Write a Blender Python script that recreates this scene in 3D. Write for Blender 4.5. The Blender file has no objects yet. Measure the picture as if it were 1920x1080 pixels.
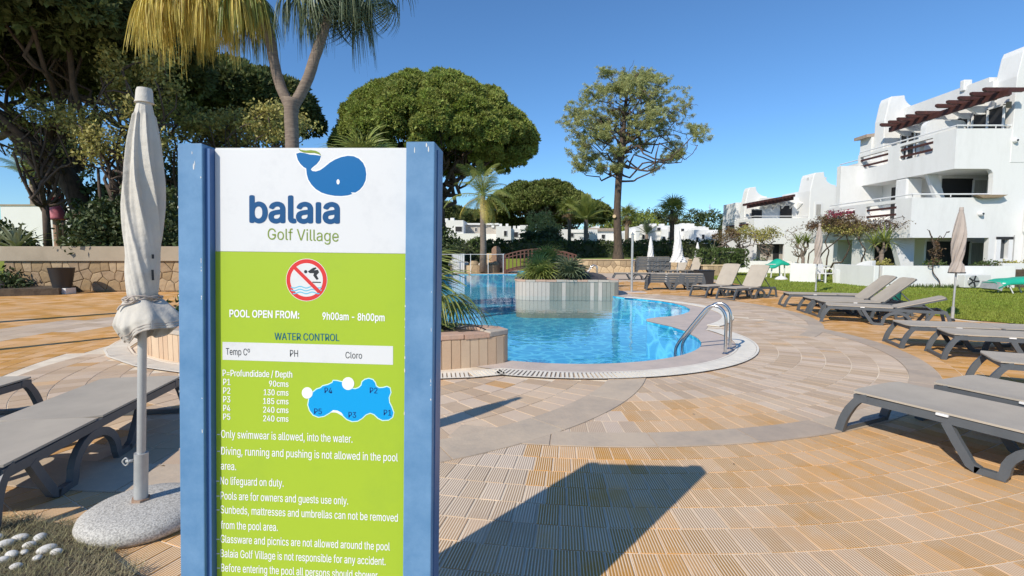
import bpy, bmesh, math, random
import numpy as np
from mathutils import Vector, Matrix, Euler
from mathutils.geometry import tessellate_polygon
random.seed(7); RNG = np.random.default_rng(11)
PI = math.pi
scene = bpy.context.scene
COL = scene.collection

# ---------------------------------------------------------------- camera
FPX, CAMH = 950.0, 1.45
TH = math.atan(70 / FPX)
cam_d = bpy.data.cameras.new('camera'); cam = bpy.data.objects.new('camera', cam_d); COL.objects.link(cam)
cam_d.sensor_width = 36; cam_d.lens = 36 * FPX / 1920; cam_d.clip_start = .05; cam_d.clip_end = 6000
cam.location = (0, 0, CAMH); cam.rotation_euler = (PI / 2 - TH, 0, 0)
scene.camera = cam

# ---------------------------------------------------------------- light
SUN_EL, SUN_AZ = math.radians(37.3), math.radians(220.5)
TRAVEL = Vector((-math.sin(SUN_AZ) * math.cos(SUN_EL), -math.cos(SUN_AZ) * math.cos(SUN_EL), -math.sin(SUN_EL)))
world = bpy.data.worlds.new('World'); scene.world = world; world.use_nodes = True
wn = world.node_tree.nodes; wl = world.node_tree.links
bg = wn['Background']; sky = wn.new('ShaderNodeTexSky'); sky.sky_type = 'NISHITA'; sky.sun_disc = False
sky.sun_elevation = SUN_EL; sky.sun_rotation = SUN_AZ; sky.altitude = 0
sky.air_density = 1.0; sky.dust_density = 0.0; sky.ozone_density = 10.0
hs = wn.new('ShaderNodeHueSaturation'); hs.inputs['Saturation'].default_value = 1.0
tm = wn.new('ShaderNodeMix'); tm.data_type = 'RGBA'; tm.blend_type = 'MULTIPLY'; tm.inputs[0].default_value = 1; tm.inputs[7].default_value = (.93, 1.0, .97, 1)
wl.new(sky.outputs[0], hs.inputs['Color']); wl.new(hs.outputs[0], tm.inputs[6]); wl.new(tm.outputs[2], bg.inputs['Color'])
bg.inputs['Strength'].default_value = 0.148
sun_d = bpy.data.lights.new('sun', 'SUN'); sun = bpy.data.objects.new('sun', sun_d); COL.objects.link(sun)
sun_d.energy = 4.3; sun_d.angle = math.radians(.53); sun_d.color = (1, .92, .79)
sun.rotation_euler = TRAVEL.to_track_quat('-Z', 'Y').to_euler(); sun.location = (-20, -20, 30)
scene.view_settings.view_transform = 'Standard'; scene.view_settings.look = 'None'
scene.view_settings.exposure = 0.1; scene.view_settings.gamma = 1.0; scene.view_settings.use_curve_mapping = False
scene.cycles.max_bounces = 8; scene.cycles.transparent_max_bounces = 12; scene.cycles.use_denoising = True
scene.cycles.caustics_reflective = False; scene.cycles.caustics_refractive = False

# ---------------------------------------------------------------- measuring helpers: a pixel of the photograph to a point of the place
def ray(px, py):
    u, v = px - 960, 540 - py
    return Vector((u, FPX * math.cos(TH) + v * math.sin(TH), -FPX * math.sin(TH) + v * math.cos(TH)))
def G(px, py, z=0.0):
    d = ray(px, py); t = (z - CAMH) / d.z; return Vector((d.x * t, d.y * t, z))
def onX(px, py, X):
    d = ray(px, py); t = X / d.x; return Vector((X, d.y * t, CAMH + d.z * t))
def onY(px, py, Y):
    d = ray(px, py); t = Y / d.y; return Vector((d.x * t, Y, CAMH + d.z * t))

# ---------------------------------------------------------------- materials
def mat(name, col, rough=.7, col2=None, nscale=3.0, mixlo=.35, mixhi=.65, bump=0, bscale=30, metal=0, tint=0, spec=.5,
        coord='Object', transl=0, streak=None, nrough=.6):
    m = bpy.data.materials.new(name); m.use_nodes = True
    n, l = m.node_tree.nodes, m.node_tree.links
    b = n['Principled BSDF']; b.inputs['Roughness'].default_value = rough; b.inputs['Metallic'].default_value = metal
    b.inputs['Specular IOR Level'].default_value = spec
    tc = n.new('ShaderNodeTexCoord')
    src = None
    if coord == 'World':
        geo = n.new('ShaderNodeNewGeometry'); src = geo.outputs['Position']
    else: src = tc.outputs['Object']
    out = None
    if col2 is not None:
        t = n.new('ShaderNodeTexNoise'); t.inputs['Scale'].default_value = nscale; t.inputs['Detail'].default_value = 6
        t.inputs['Roughness'].default_value = nrough
        if streak:
            mp = n.new('ShaderNodeMapping'); mp.inputs['Scale'].default_value = streak; l.new(src, mp.inputs[0]); l.new(mp.outputs[0], t.inputs['Vector'])
        else: l.new(src, t.inputs['Vector'])
        r = n.new('ShaderNodeMapRange'); r.inputs[1].default_value = mixlo; r.inputs[2].default_value = mixhi; l.new(t.outputs[0], r.inputs[0])
        mx = n.new('ShaderNodeMix'); mx.data_type = 'RGBA'; mx.inputs[6].default_value = (*col, 1); mx.inputs[7].default_value = (*col2, 1)
        l.new(r.outputs[0], mx.inputs[0]); out = mx.outputs[2]
    if tint:
        a = n.new('ShaderNodeAttribute'); a.attribute_name = 'tint'
        h = n.new('ShaderNodeHueSaturation')
        if out: l.new(out, h.inputs['Color'])
        else: h.inputs['Color'].default_value = (*col, 1)
        r2 = n.new('ShaderNodeMapRange'); r2.inputs[3].default_value = 1 - tint; r2.inputs[4].default_value = 1 + tint
        l.new(a.outputs['Fac'], r2.inputs[0]); l.new(r2.outputs[0], h.inputs['Value'])
        r3 = n.new('ShaderNodeMapRange'); r3.inputs[3].default_value = .5 - tint * .04; r3.inputs[4].default_value = .5 + tint * .03
        l.new(a.outputs['Fac'], r3.inputs[0]); l.new(r3.outputs[0], h.inputs['Hue'])
        out = h.outputs[0]
    if out: l.new(out, b.inputs['Base Color'])
    else: b.inputs['Base Color'].default_value = (*col, 1)
    if bump:
        t = n.new('ShaderNodeTexNoise'); t.inputs['Scale'].default_value = bscale; t.inputs['Detail'].default_value = 5; l.new(src, t.inputs['Vector'])
        bp = n.new('ShaderNodeBump'); bp.inputs['Strength'].default_value = bump; bp.inputs['Distance'].default_value = .02
        l.new(t.outputs[0], bp.inputs['Height']); l.new(bp.outputs[0], b.inputs['Normal'])
    if transl:
        tr = n.new('ShaderNodeBsdfTranslucent'); ms = n.new('ShaderNodeMixShader'); ms.inputs[0].default_value = transl
        if out: l.new(out, tr.inputs[0])
        else: tr.inputs[0].default_value = (*col, 1)
        l.new(b.outputs[0], ms.inputs[1]); l.new(tr.outputs[0], ms.inputs[2]); l.new(ms.outputs[0], n['Material Output'].inputs[0])
    return m

# ---------------------------------------------------------------- mesh builders
class MB:
    def __init__(s): s.v = []; s.f = []; s.uv = None
    def add(s, v, f):
        o = len(s.v); s.v += [tuple(p) for p in v]; s.f += [tuple(i + o for i in q) for q in f]; return s
    def box(s, x0, x1, y0, y1, z0, z1):
        if x0 > x1: x0, x1 = x1, x0
        if y0 > y1: y0, y1 = y1, y0
        if z0 > z1: z0, z1 = z1, z0
        return s.add([(x0,y0,z0),(x1,y0,z0),(x1,y1,z0),(x0,y1,z0),(x0,y0,z1),(x1,y0,z1),(x1,y1,z1),(x0,y1,z1)],
              [(0,3,2,1),(4,5,6,7),(0,1,5,4),(1,2,6,5),(2,3,7,6),(3,0,4,7)])
    def obox(s, c, ex, ey, ez):      # oriented box: centre + half vectors
        c, ex, ey, ez = map(Vector, (c, ex, ey, ez)); P = []
        for k in (-1, 1):
            for a, b in ((-1,-1),(1,-1),(1,1),(-1,1)): P.append(c + ex*a + ey*b + ez*k)
        return s.add(P, [(0,3,2,1),(4,5,6,7),(0,1,5,4),(1,2,6,5),(2,3,7,6),(3,0,4,7)])
    def tube(s, pts, radii, n=8, cap=True, jit=0):
        pts = [Vector(p) for p in pts]
        if not hasattr(radii, '__len__'): radii = [radii] * len(pts)
        o = len(s.v); ref = None
        for i, p in enumerate(pts):
            t = (pts[min(i+1, len(pts)-1)] - pts[max(i-1, 0)])
            t = t.normalized() if t.length > 1e-9 else Vector((0,0,1))
            if ref is None: ref = Vector((1,0,0)) if abs(t.x) < .9 else Vector((0,1,0))
            a = (ref - t * ref.dot(t)).normalized(); b = t.cross(a); ref = a
            for k in range(n):
                an = 2*PI*k/n; r = radii[i] * (1 + (random.uniform(-jit, jit) if jit else 0))
                s.v.append(tuple(p + a*math.cos(an)*r + b*math.sin(an)*r))
        for i in range(len(pts)-1):
            for k in range(n):
                k2 = (k+1) % n
                s.f.append((o+i*n+k, o+i*n+k2, o+(i+1)*n+k2, o+(i+1)*n+k))
        if cap:
            s.f.append(tuple(o+k for k in reversed(range(n)))); e = o+(len(pts)-1)*n; s.f.append(tuple(e+k for k in range(n)))
        return s
    def bar(s, pts, w, h, side=(0,1,0)):      # rectangular section swept along pts; w across 'side', h perpendicular
        pts = [Vector(p) for p in pts]; side = Vector(side).normalized(); o = len(s.v)
        for i, p in enumerate(pts):
            t = (pts[min(i+1, len(pts)-1)] - pts[max(i-1, 0)]).normalized(); up = t.cross(side).normalized()
            hh = h[i] if hasattr(h, '__len__') else h
            for a, b in ((-1,-1),(1,-1),(1,1),(-1,1)): s.v.append(tuple(p + side*a*w/2 + up*b*hh/2))
        for i in range(len(pts)-1):
            for k in range(4):
                k2 = (k+1) % 4; s.f.append((o+i*4+k, o+i*4+k2, o+(i+1)*4+k2, o+(i+1)*4+k))
        s.f.append((o+3,o+2,o+1,o)); e = o+(len(pts)-1)*4; s.f.append((e,e+1,e+2,e+3)); return s
    def prism(s, poly, z0, z1, axis='z', top=True, bottom=True):     # polygon in the plane across axis, extruded z0..z1
        n = len(poly); o = len(s.v)
        def mk(a, b, c): return {'z': (a,b,c), 'y': (a,c,b), 'x': (c,a,b)}[axis]
        for c in (z0, z1):
            for a, b in poly: s.v.append(mk(a, b, c))
        for i in range(n): j = (i+1) % n; s.f.append((o+i, o+j, o+n+j, o+n+i))
        tris = tessellate_polygon([[Vector((a, b, 0)) for a, b in poly]])
        for t in tris:
            if bottom: s.f.append(tuple(o+i for i in t))
            if top: s.f.append(tuple(o+n+i for i in reversed(t)))
        return s
    def lathe(s, prof, n=24, c=(0,0), fn=None, cap=True):
        o = len(s.v)
        for r, z in prof:
            for k in range(n):
                a = 2*PI*k/n; rr = r if fn is None else fn(r, z, a)
                s.v.append((c[0]+rr*math.cos(a), c[1]+rr*math.sin(a), z))
        for i in range(len(prof)-1):
            for k in range(n):
                k2 = (k+1) % n; s.f.append((o+i*n+k, o+i*n+k2, o+(i+1)*n+k2, o+(i+1)*n+k))
        if cap: s.f.append(tuple(o+k for k in reversed(range(n)))); e = o+(len(prof)-1)*n; s.f.append(tuple(e+k for k in range(n)))
        return s
    def mesh(s, name, fixn=True):
        me = bpy.data.meshes.new(name); me.from_pydata(s.v, [], s.f); me.update()
        if fixn:
            bm = bmesh.new(); bm.from_mesh(me); bmesh.ops.recalc_face_normals(bm, faces=bm.faces); bm.to_mesh(me); bm.free()
        return me

def npmesh(name, V, F, tint=None, uv=None):
    V = np.asarray(V, dtype=np.float32); F = np.asarray(F, dtype=np.int32); k = F.shape[1]
    me = bpy.data.meshes.new(name); me.vertices.add(len(V)); me.vertices.foreach_set('co', V.ravel())
    me.loops.add(F.size); me.loops.foreach_set('vertex_index', F.ravel())
    me.polygons.add(len(F)); me.polygons.foreach_set('loop_start', np.arange(0, F.size, k, dtype=np.int32))
    me.update(calc_edges=True)
    if tint is not None:
        a = me.attributes.new('tint', 'FLOAT', 'POINT'); a.data.foreach_set('value', np.asarray(tint, dtype=np.float32))
    if uv is not None:
        u = me.uv_layers.new(name='UVMap'); u.data.foreach_set('uv', np.asarray(uv, dtype=np.float32).ravel())
    return me

def obj(name, shape, material=None, parent=None, loc=(0,0,0), rot=(0,0,0), smooth=False, label=None, bevel=0):
    me = shape.mesh(name) if isinstance(shape, MB) else shape
    if material is not None and not me.materials: me.materials.append(material)
    if smooth:
        me.polygons.foreach_set('use_smooth', [True]*len(me.polygons))
        if smooth != True:
            try: me.set_sharp_from_angle(angle=math.radians(smooth))
            except Exception: pass
    o = bpy.data.objects.new(name, me); COL.objects.link(o); o.parent = parent; o.location = loc; o.rotation_euler = rot
    if label: o['label'] = label
    if bevel:
        md = o.modifiers.new('bevel', 'BEVEL'); md.width = bevel; md.segments = 2; md.limit_method = 'ANGLE'
    return o
def tag(o, label, cat, group=None):
    o['label'] = label; o['category'] = cat
    if group: o['group'] = group
    return o
def thing(name, label, cat, loc=(0,0,0), rotz=0, group=None):
    o = bpy.data.objects.new(name, None); COL.objects.link(o); o.location = loc; o.rotation_euler = (0, 0, rotz); o.empty_display_size = .1
    return tag(o, label, cat, group)
def struct(name, shape, material, **k):
    o = obj(name, shape, material, **k); o['kind'] = 'structure'; return o
def stuff(o): o['kind'] = 'stuff'; return o
def dup(root, loc, rotz, label, group=None):
    def cp(o, par):
        c = o.copy(); COL.objects.link(c); c.parent = par
        for ch in list(o.children): cp(ch, c)
        return c
    r = cp(root, None); r.location = loc; r.rotation_euler = (0, 0, rotz); r['label'] = label
    if group: r['group'] = group
    return r
def ipath(pts, n):      # resample a smooth Catmull-Rom path
    P = [Vector(p) for p in pts]; out = []
    for i in range(len(P)-1):
        p0, p1, p2, p3 = P[max(i-1,0)], P[i], P[i+1], P[min(i+2,len(P)-1)]
        for k in range(n):
            t = k/n; out.append(.5*((2*p1)+(p2-p0)*t+(2*p0-5*p1+4*p2-p3)*t*t+(3*p1-p0-3*p2+p3)*t**3))
    out.append(P[-1]); return out
def closed_path(pts, n):
    P = [Vector((p[0], p[1])) for p in pts]; N = len(P); out = []
    for i in range(N):
        p0, p1, p2, p3 = P[i-1], P[i], P[(i+1)%N], P[(i+2)%N]
        for k in range(n):
            t = k/n; q = .5*((2*p1)+(p2-p0)*t+(2*p0-5*p1+4*p2-p3)*t*t+(3*p1-p0-3*p2+p3)*t**3); out.append((q.x, q.y))
    return out
def resample(poly, step, closed=True):
    P = [Vector((p[0], p[1])) for p in poly]
    if closed: P.append(P[0])
    L = [0]
    for i in range(1, len(P)): L.append(L[-1] + (P[i]-P[i-1]).length)
    n = max(3, int(round(L[-1]/step))); out = []; j = 0
    for k in range(n + (0 if closed else 1)):
        d = L[-1]*k/n
        while j < len(L)-2 and L[j+1] < d: j += 1
        t = (d-L[j])/max(1e-9, L[j+1]-L[j]); q = P[j].lerp(P[j+1], t); out.append((q.x, q.y))
    return out
def area2(poly): return sum(poly[i-1][0]*poly[i][1]-poly[i][0]*poly[i-1][1] for i in range(len(poly)))
def offset(poly, d):      # outward offset of a closed CCW polygon
    N = len(poly); out = []
    for i in range(N):
        a, b = Vector(poly[i-1]), Vector(poly[(i+1) % N]); t = (b-a).normalized(); out.append((poly[i][0]+t.y*d, poly[i][1]-t.x*d))
    return out
def inside(poly, X, Y):      # vectorised point in polygon
    X = np.asarray(X, float); Y = np.asarray(Y, float); c = np.zeros(X.shape, bool); N = len(poly); j = N-1
    for i in range(N):
        xi, yi = poly[i]; xj, yj = poly[j]
        if yi != yj: c ^= ((yi > Y) != (yj > Y)) & (X < (xj-xi)*(Y-yi)/(yj-yi)+xi)
        j = i
    return c
def holed_sheet(name, outer, holes, z):
    me = bpy.data.meshes.new(name); loops = [[Vector((x, y, 0)) for x, y in outer]] + [[Vector((x, y, 0)) for x, y in h] for h in holes]
    tris = tessellate_polygon(loops); V = [(p.x, p.y, z) for lp in loops for p in lp]
    me.from_pydata(V, [], [tuple(t) for t in tris]); me.update()
    bm = bmesh.new(); bm.from_mesh(me); bmesh.ops.recalc_face_normals(bm, faces=bm.faces)
    if bm.faces and sum(f.normal.z for f in bm.faces) < 0: bmesh.ops.reverse_faces(bm, faces=bm.faces)
    bm.to_mesh(me); bm.free(); return me
def arc(c, r, a0, a1, n):
    return [(c[0]+r*math.cos(math.radians(a0+(a1-a0)*i/n)), c[1]+r*math.sin(math.radians(a0+(a1-a0)*i/n))) for i in range(n+1)]
def voronoi_cells(w, h, size, rng):
    nx, ny = max(1, int(w/size)), max(1, int(h/size)); S = []
    for j in range(ny):
        for i in range(nx):
            S.append(((i+.5+rng.uniform(-.4,.4)+(.5 if j%2 else 0)*.8)*w/nx, (j+.5+rng.uniform(-.36,.36))*h/ny))
    cells = []
    for a, (sx, sy) in enumerate(S):
        poly = [(0,0),(w,0),(w,h),(0,h)]
        for b, (tx, ty) in enumerate(S):
            if a == b or abs(tx-sx) > 3.2*w/nx or abs(ty-sy) > 3.2*h/ny: continue
            mx, my, dx, dy = (sx+tx)/2, (sy+ty)/2, tx-sx, ty-sy; new = []
            for i in range(len(poly)):
                p, q = poly[i], poly[(i+1) % len(poly)]
                fp = (p[0]-mx)*dx+(p[1]-my)*dy; fq = (q[0]-mx)*dx+(q[1]-my)*dy
                if fp <= 0: new.append(p)
                if (fp < 0) != (fq < 0) and fp != fq: t = fp/(fp-fq); new.append((p[0]+(q[0]-p[0])*t, p[1]+(q[1]-p[1])*t))
            poly = new
            if len(poly) < 3: break
        if len(poly) >= 3: cells.append(poly)
    return cells
def stone_pieces(parent, a, b, z0, z1, size, mats, rng, name='stone', gap=.012, depth=.035):
    """voronoi stones standing proud of the vertical plane from a to b (face to the right of a->b)"""
    a, b = Vector(a[:2]), Vector(b[:2]); w = (b-a).length; t = (b-a)/w; nrm = Vector((t.y, -t.x))
    for c in voronoi_cells(w, z1-z0, size, rng):
        cx = sum(p[0] for p in c)/len(c); cy = sum(p[1] for p in c)/len(c)
        sh = []
        for p in c:
            v = Vector((p[0]-cx, p[1]-cy)); L = v.length
            if L < 1e-4: continue
            v *= max(.2, (L-gap)/L); sh.append(v)
        m = MB(); n = len(sh)
        if n < 3: continue
        d = depth*rng.uniform(.6, 1.3)
        rings = [(0, 1.0), (d*.75, .98), (d, .8)]
        V = []
        for dd, sc in rings:
            for v in sh:
                q = t*(v.x*sc) + nrm*dd; V.append((q.x, q.y, v.y*sc))
        F = []
        for r in range(2):
            for i in range(n): j = (i+1) % n; F.append((r*n+i, r*n+j, (r+1)*n+j, (r+1)*n+i))
        F.append(tuple(2*n+i for i in range(n))); m.add(V, F)
        p = a + t*cx
        obj(name, m, mats[rng.integers(len(mats))], parent, (p.x-parent.location.x, p.y-parent.location.y, z0+cy-parent.location.z))
# ---------------------------------------------------------------- materials in use
M = {}
M['white'] = mat('white_render', (.76,.76,.74), .85, (.63,.63,.605), .9, .45, .85, nrough=.75, streak=(1,1,.35), bump=.15, bscale=14)
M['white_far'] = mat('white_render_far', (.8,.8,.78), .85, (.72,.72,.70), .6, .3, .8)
M['greige'] = mat('greige_render', (.50,.46,.40), .85, (.42,.38,.33), 2, .3, .8)
M['dark'] = mat('dark_interior', (.02,.02,.022), .6)
M['frame'] = mat('white_frame', (.75,.75,.74), .5)
M['beam'] = mat('stained_beam', (.09,.03,.022), .6, (.05,.018,.015), 5)
M['slat'] = mat('brown_slat', (.06,.025,.02), .6)
M['tileroof'] = mat('clay_roof', (.42,.33,.26), .8, (.3,.25,.2), 4)
M['resin'] = mat('grey_resin', (.085,.095,.105), .45, (.115,.125,.135), 6, .3, .8, spec=.4, bump=.08, bscale=60)
M['sling'] = mat('taupe_sling', (.47,.41,.33), .85, (.39,.34,.275), 3.5, .3, .75, bump=.15, bscale=400)
M['canopy'] = mat('off_white_canopy', (.66,.62,.55), .85, (.54,.50,.43), 5, .4, .8, bump=.5, bscale=16, transl=.12)
M['canopy_dusty'] = mat('dusty_canopy', (.50,.43,.37), .85, (.40,.34,.30), 4, .35, .8, bump=.1, bscale=9, transl=.1)
M['canopy_white'] = mat('white_canopy', (.78,.77,.75), .85, (.70,.69,.66), 4)
M['steel'] = mat('brushed_steel', (.62,.60,.58), .22, metal=1)
M['pole'] = mat('grey_pole', (.52,.52,.50), .4, (.42,.42,.41), 8, metal=.3)
M['rust'] = mat('rusty_collar', (.30,.13,.06), .8, (.4,.3,.22), 30)
M['granite'] = mat('granite_concrete', (.60,.57,.51), .85, (.30,.28,.25), 120, .42, .62, bump=.25, bscale=150)
M['blue'] = mat('blue_paint', (.085,.205,.37), .5, (.16,.30,.48), 7, .35, .75, bump=.04, bscale=25, spec=.35, nrough=.7)
M['blue_dark'] = mat('dark_blue_paint', (.05,.125,.30), .4)
M['paint_chip'] = mat('bare_chipped_metal', (.62,.62,.6), .5)
M['sign_white'] = mat('sign_white', (.66,.66,.655), .35, (.57,.575,.58), 4, .5, .75, nrough=.75)
M['sign_green'] = mat('sign_green', (.345,.475,.03), .42, (.30,.43,.035), 3, .5, .8, spec=.3, nrough=.75)
M['print_white'] = mat('print_white', (.78,.78,.77), .35)
M['print_navy'] = mat('print_navy', (.01,.075,.20), .5, spec=.2)
M['print_whale'] = mat('print_whale_blue', (.004,.125,.34), .5, spec=.2)
M['print_green'] = mat('print_olive_green', (.20,.28,.04), .5, spec=.2)
M['print_teal'] = mat('print_teal', (.008,.12,.17), .5, spec=.2)
M['print_black'] = mat('print_black', (.03,.034,.04), .5, spec=.2)
M['print_red'] = mat('print_red', (.62,.03,.025), .35)
M['print_cyan'] = mat('print_cyan', (.004,.31,.66), .5, spec=.2)
M['print_wave'] = mat('print_wave', (.12,.45,.62), .35)
M['print_pale'] = mat('print_pale_line', (.55,.78,.75), .35)
M['print_ink'] = mat('print_ink_blue', (.008,.03,.16), .5, spec=.2)
M['planter'] = mat('planter_tile', (.60,.43,.28), .75, (.54,.37,.24), 2.2, .3, .75, bump=.15, bscale=40, coord='World')
M['planter_b'] = mat('planter_tile_pale', (.64,.48,.32), .75, (.56,.41,.28), 3, .3, .75, bump=.15, bscale=40, coord='World')
M['grey_tile'] = mat('shaded_planter_tile', (.235,.24,.20), .8, (.31,.29,.24), 2.2, .3, .75, bump=.15, bscale=40, coord='World')  # colour darkened so the island front looks shaded
M['grey_tile_b'] = mat('pinkish_lit_planter_tile', (.55,.47,.39), .8, (.48,.42,.36), 2.2, .3, .75, bump=.15, bscale=40, coord='World')
M['cap'] = mat('pink_cap_stone', (.58,.36,.25), .8, (.50,.34,.25), 8, bump=.3, bscale=25)
M['cap_b'] = mat('grey_cap_stone', (.42,.38,.33), .8, (.5,.42,.33), 8, bump=.3, bscale=25)
M['stoneA'] = mat('ochre_stone', (.36,.25,.13), .85, (.26,.18,.10), 4, bump=.5, bscale=14)
M['stoneB'] = mat('pale_stone', (.46,.34,.20), .85, (.33,.24,.15), 5, bump=.5, bscale=14)
M['stoneC'] = mat('brown_stone', (.27,.185,.11), .85, (.36,.26,.16), 4, bump=.5, bscale=14)
M['stoneY'] = mat('yellow_stone', (.66,.50,.30), .85, (.54,.40,.24), 4, bump=.5, bscale=14)
M['mortar'] = mat('mortar', (.30,.225,.14), .95, (.22,.165,.105), 9)
M['coping'] = mat('rendered_coping', (.40,.33,.24), .85, (.30,.245,.175), 1.5, .3, .8)
M['soil'] = mat('soil', (.07,.05,.035), .95, (.12,.09,.06), 6, bump=.6, bscale=20)
M['mulch'] = mat('dark_mulch', (.06,.055,.055), .95, (.11,.1,.1), 9, bump=.8, bscale=30)
M['bark'] = mat('pine_bark', (.13,.09,.065), .95, (.06,.045,.035), 4, .35, .65, bump=.9, bscale=8, streak=(3,3,.8))
M['bark_grey'] = mat('grey_palm_bark', (.25,.195,.15), .9, (.16,.12,.095), 5, .35, .65, bump=.6, bscale=10, streak=(1,1,6))
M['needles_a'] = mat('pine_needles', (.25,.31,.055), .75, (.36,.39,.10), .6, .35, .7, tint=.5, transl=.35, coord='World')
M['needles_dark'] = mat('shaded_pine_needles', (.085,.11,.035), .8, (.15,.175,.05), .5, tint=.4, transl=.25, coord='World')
M['needles_pale'] = mat('pale_pine_needles', (.42,.43,.17), .75, (.34,.37,.13), .5, .35, .7, tint=.4, transl=.25, coord='World')
M['needles_mid'] = mat('deep_green_needles', (.13,.165,.03), .75, (.19,.21,.05), .5, .35, .7, tint=.5, transl=.25, coord='World')
M['leaf'] = mat('broad_leaves', (.22,.26,.055), .6, (.33,.31,.10), .8, tint=.4, transl=.25, coord='World')
M['leaf_gold'] = mat('golden_leaves', (.46,.40,.12), .6, (.30,.29,.08), .8, tint=.4, transl=.25, coord='World')
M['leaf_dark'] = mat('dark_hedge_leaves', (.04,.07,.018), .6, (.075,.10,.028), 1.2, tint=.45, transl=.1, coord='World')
M['leaf_hedge'] = mat('green_hedge_leaves', (.06,.10,.02), .6, (.09,.13,.03), 1.2, tint=.4, transl=.15, coord='World')
M['leaf_red'] = mat('reddish_leaves', (.16,.085,.045), .6, (.16,.12,.05), 1.2, tint=.4, transl=.2, coord='World')
M['magenta'] = mat('magenta_bracts', (.28,.03,.07), .6, tint=.3, transl=.2)
M['frond'] = mat('green_frond', (.22,.28,.06), .5, (.32,.34,.09), 2, tint=.3, transl=.25)
M['frond_yellow'] = mat('yellowed_frond', (.78,.60,.14), .6, (.50,.42,.09), 1.5, .3, .7, tint=.35, transl=.3)
M['frond_blue'] = mat('blue_green_frond', (.10,.14,.075), .5, (.17,.20,.10), 2, tint=.3, transl=.2)
M['frond_dry'] = mat('dry_frond', (.30,.20,.10), .8, (.2,.13,.07), 2, tint=.3, transl=.15)
M['agave'] = mat('agave_leaf', (.30,.34,.22), .5, (.45,.45,.28), 2, tint=.3)
M['grass'] = mat('lawn_blades', (.22,.30,.035), .7, (.30,.33,.05), .5, .3, .7, tint=.35, transl=.3, coord='World')
M['drygrass'] = mat('dry_grass_blades', (.40,.34,.20), .8, (.22,.21,.10), 2, tint=.4, transl=.2)
M['pebble'] = mat('white_pebble', (.70,.67,.61), .75, (.48,.44,.38), 9, .45, .7, bump=.1, bscale=14)
M['caustic_pool_tile'] = None
M['wood_rail'] = mat('red_brown_wood', (.17,.07,.045), .55, (.12,.05,.03), 5)
M['green_cover'] = mat('turquoise_cover', (.01,.42,.27), .6, (.01,.36,.24), 3)
M['green_bin'] = mat('dark_green_plastic', (.01,.13,.10), .5)
M['pink'] = mat('pink_paint', (.55,.12,.16), .6, (.62,.2,.24), 5)
M['plastic_white'] = mat('white_plastic', (.78,.77,.75), .45)
M['black'] = mat('black_plastic', (.025,.025,.027), .5)
M['grate'] = mat('white_grate', (.88,.81,.68), .6, (.76,.70,.59), 5, coord='World')
M['slab'] = mat('smooth_tan_slab', (.53,.42,.31), .8, (.36,.30,.24), 1.9, .42, .78, bump=.12, bscale=40, nrough=.75, coord='World', tint=.1)
M['apron'] = mat('apron_slab', (.60,.495,.42), .7, (.45,.385,.34), 2.2, .42, .75, nrough=.75, bump=.06, bscale=40, coord='World')
M['joint'] = mat('sandy_joint', (.84,.73,.57), .95, (.62,.52,.40), 3, coord='World')
M['ac'] = mat('ac_casing', (.66,.66,.64), .5)
M['glass'] = mat('window_glass', (.05,.06,.07), .08, spec=.9)
M['curtain'] = mat('pale_curtain', (.45,.43,.40), .9, (.3,.29,.27), 6, streak=(6,6,.3))

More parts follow.
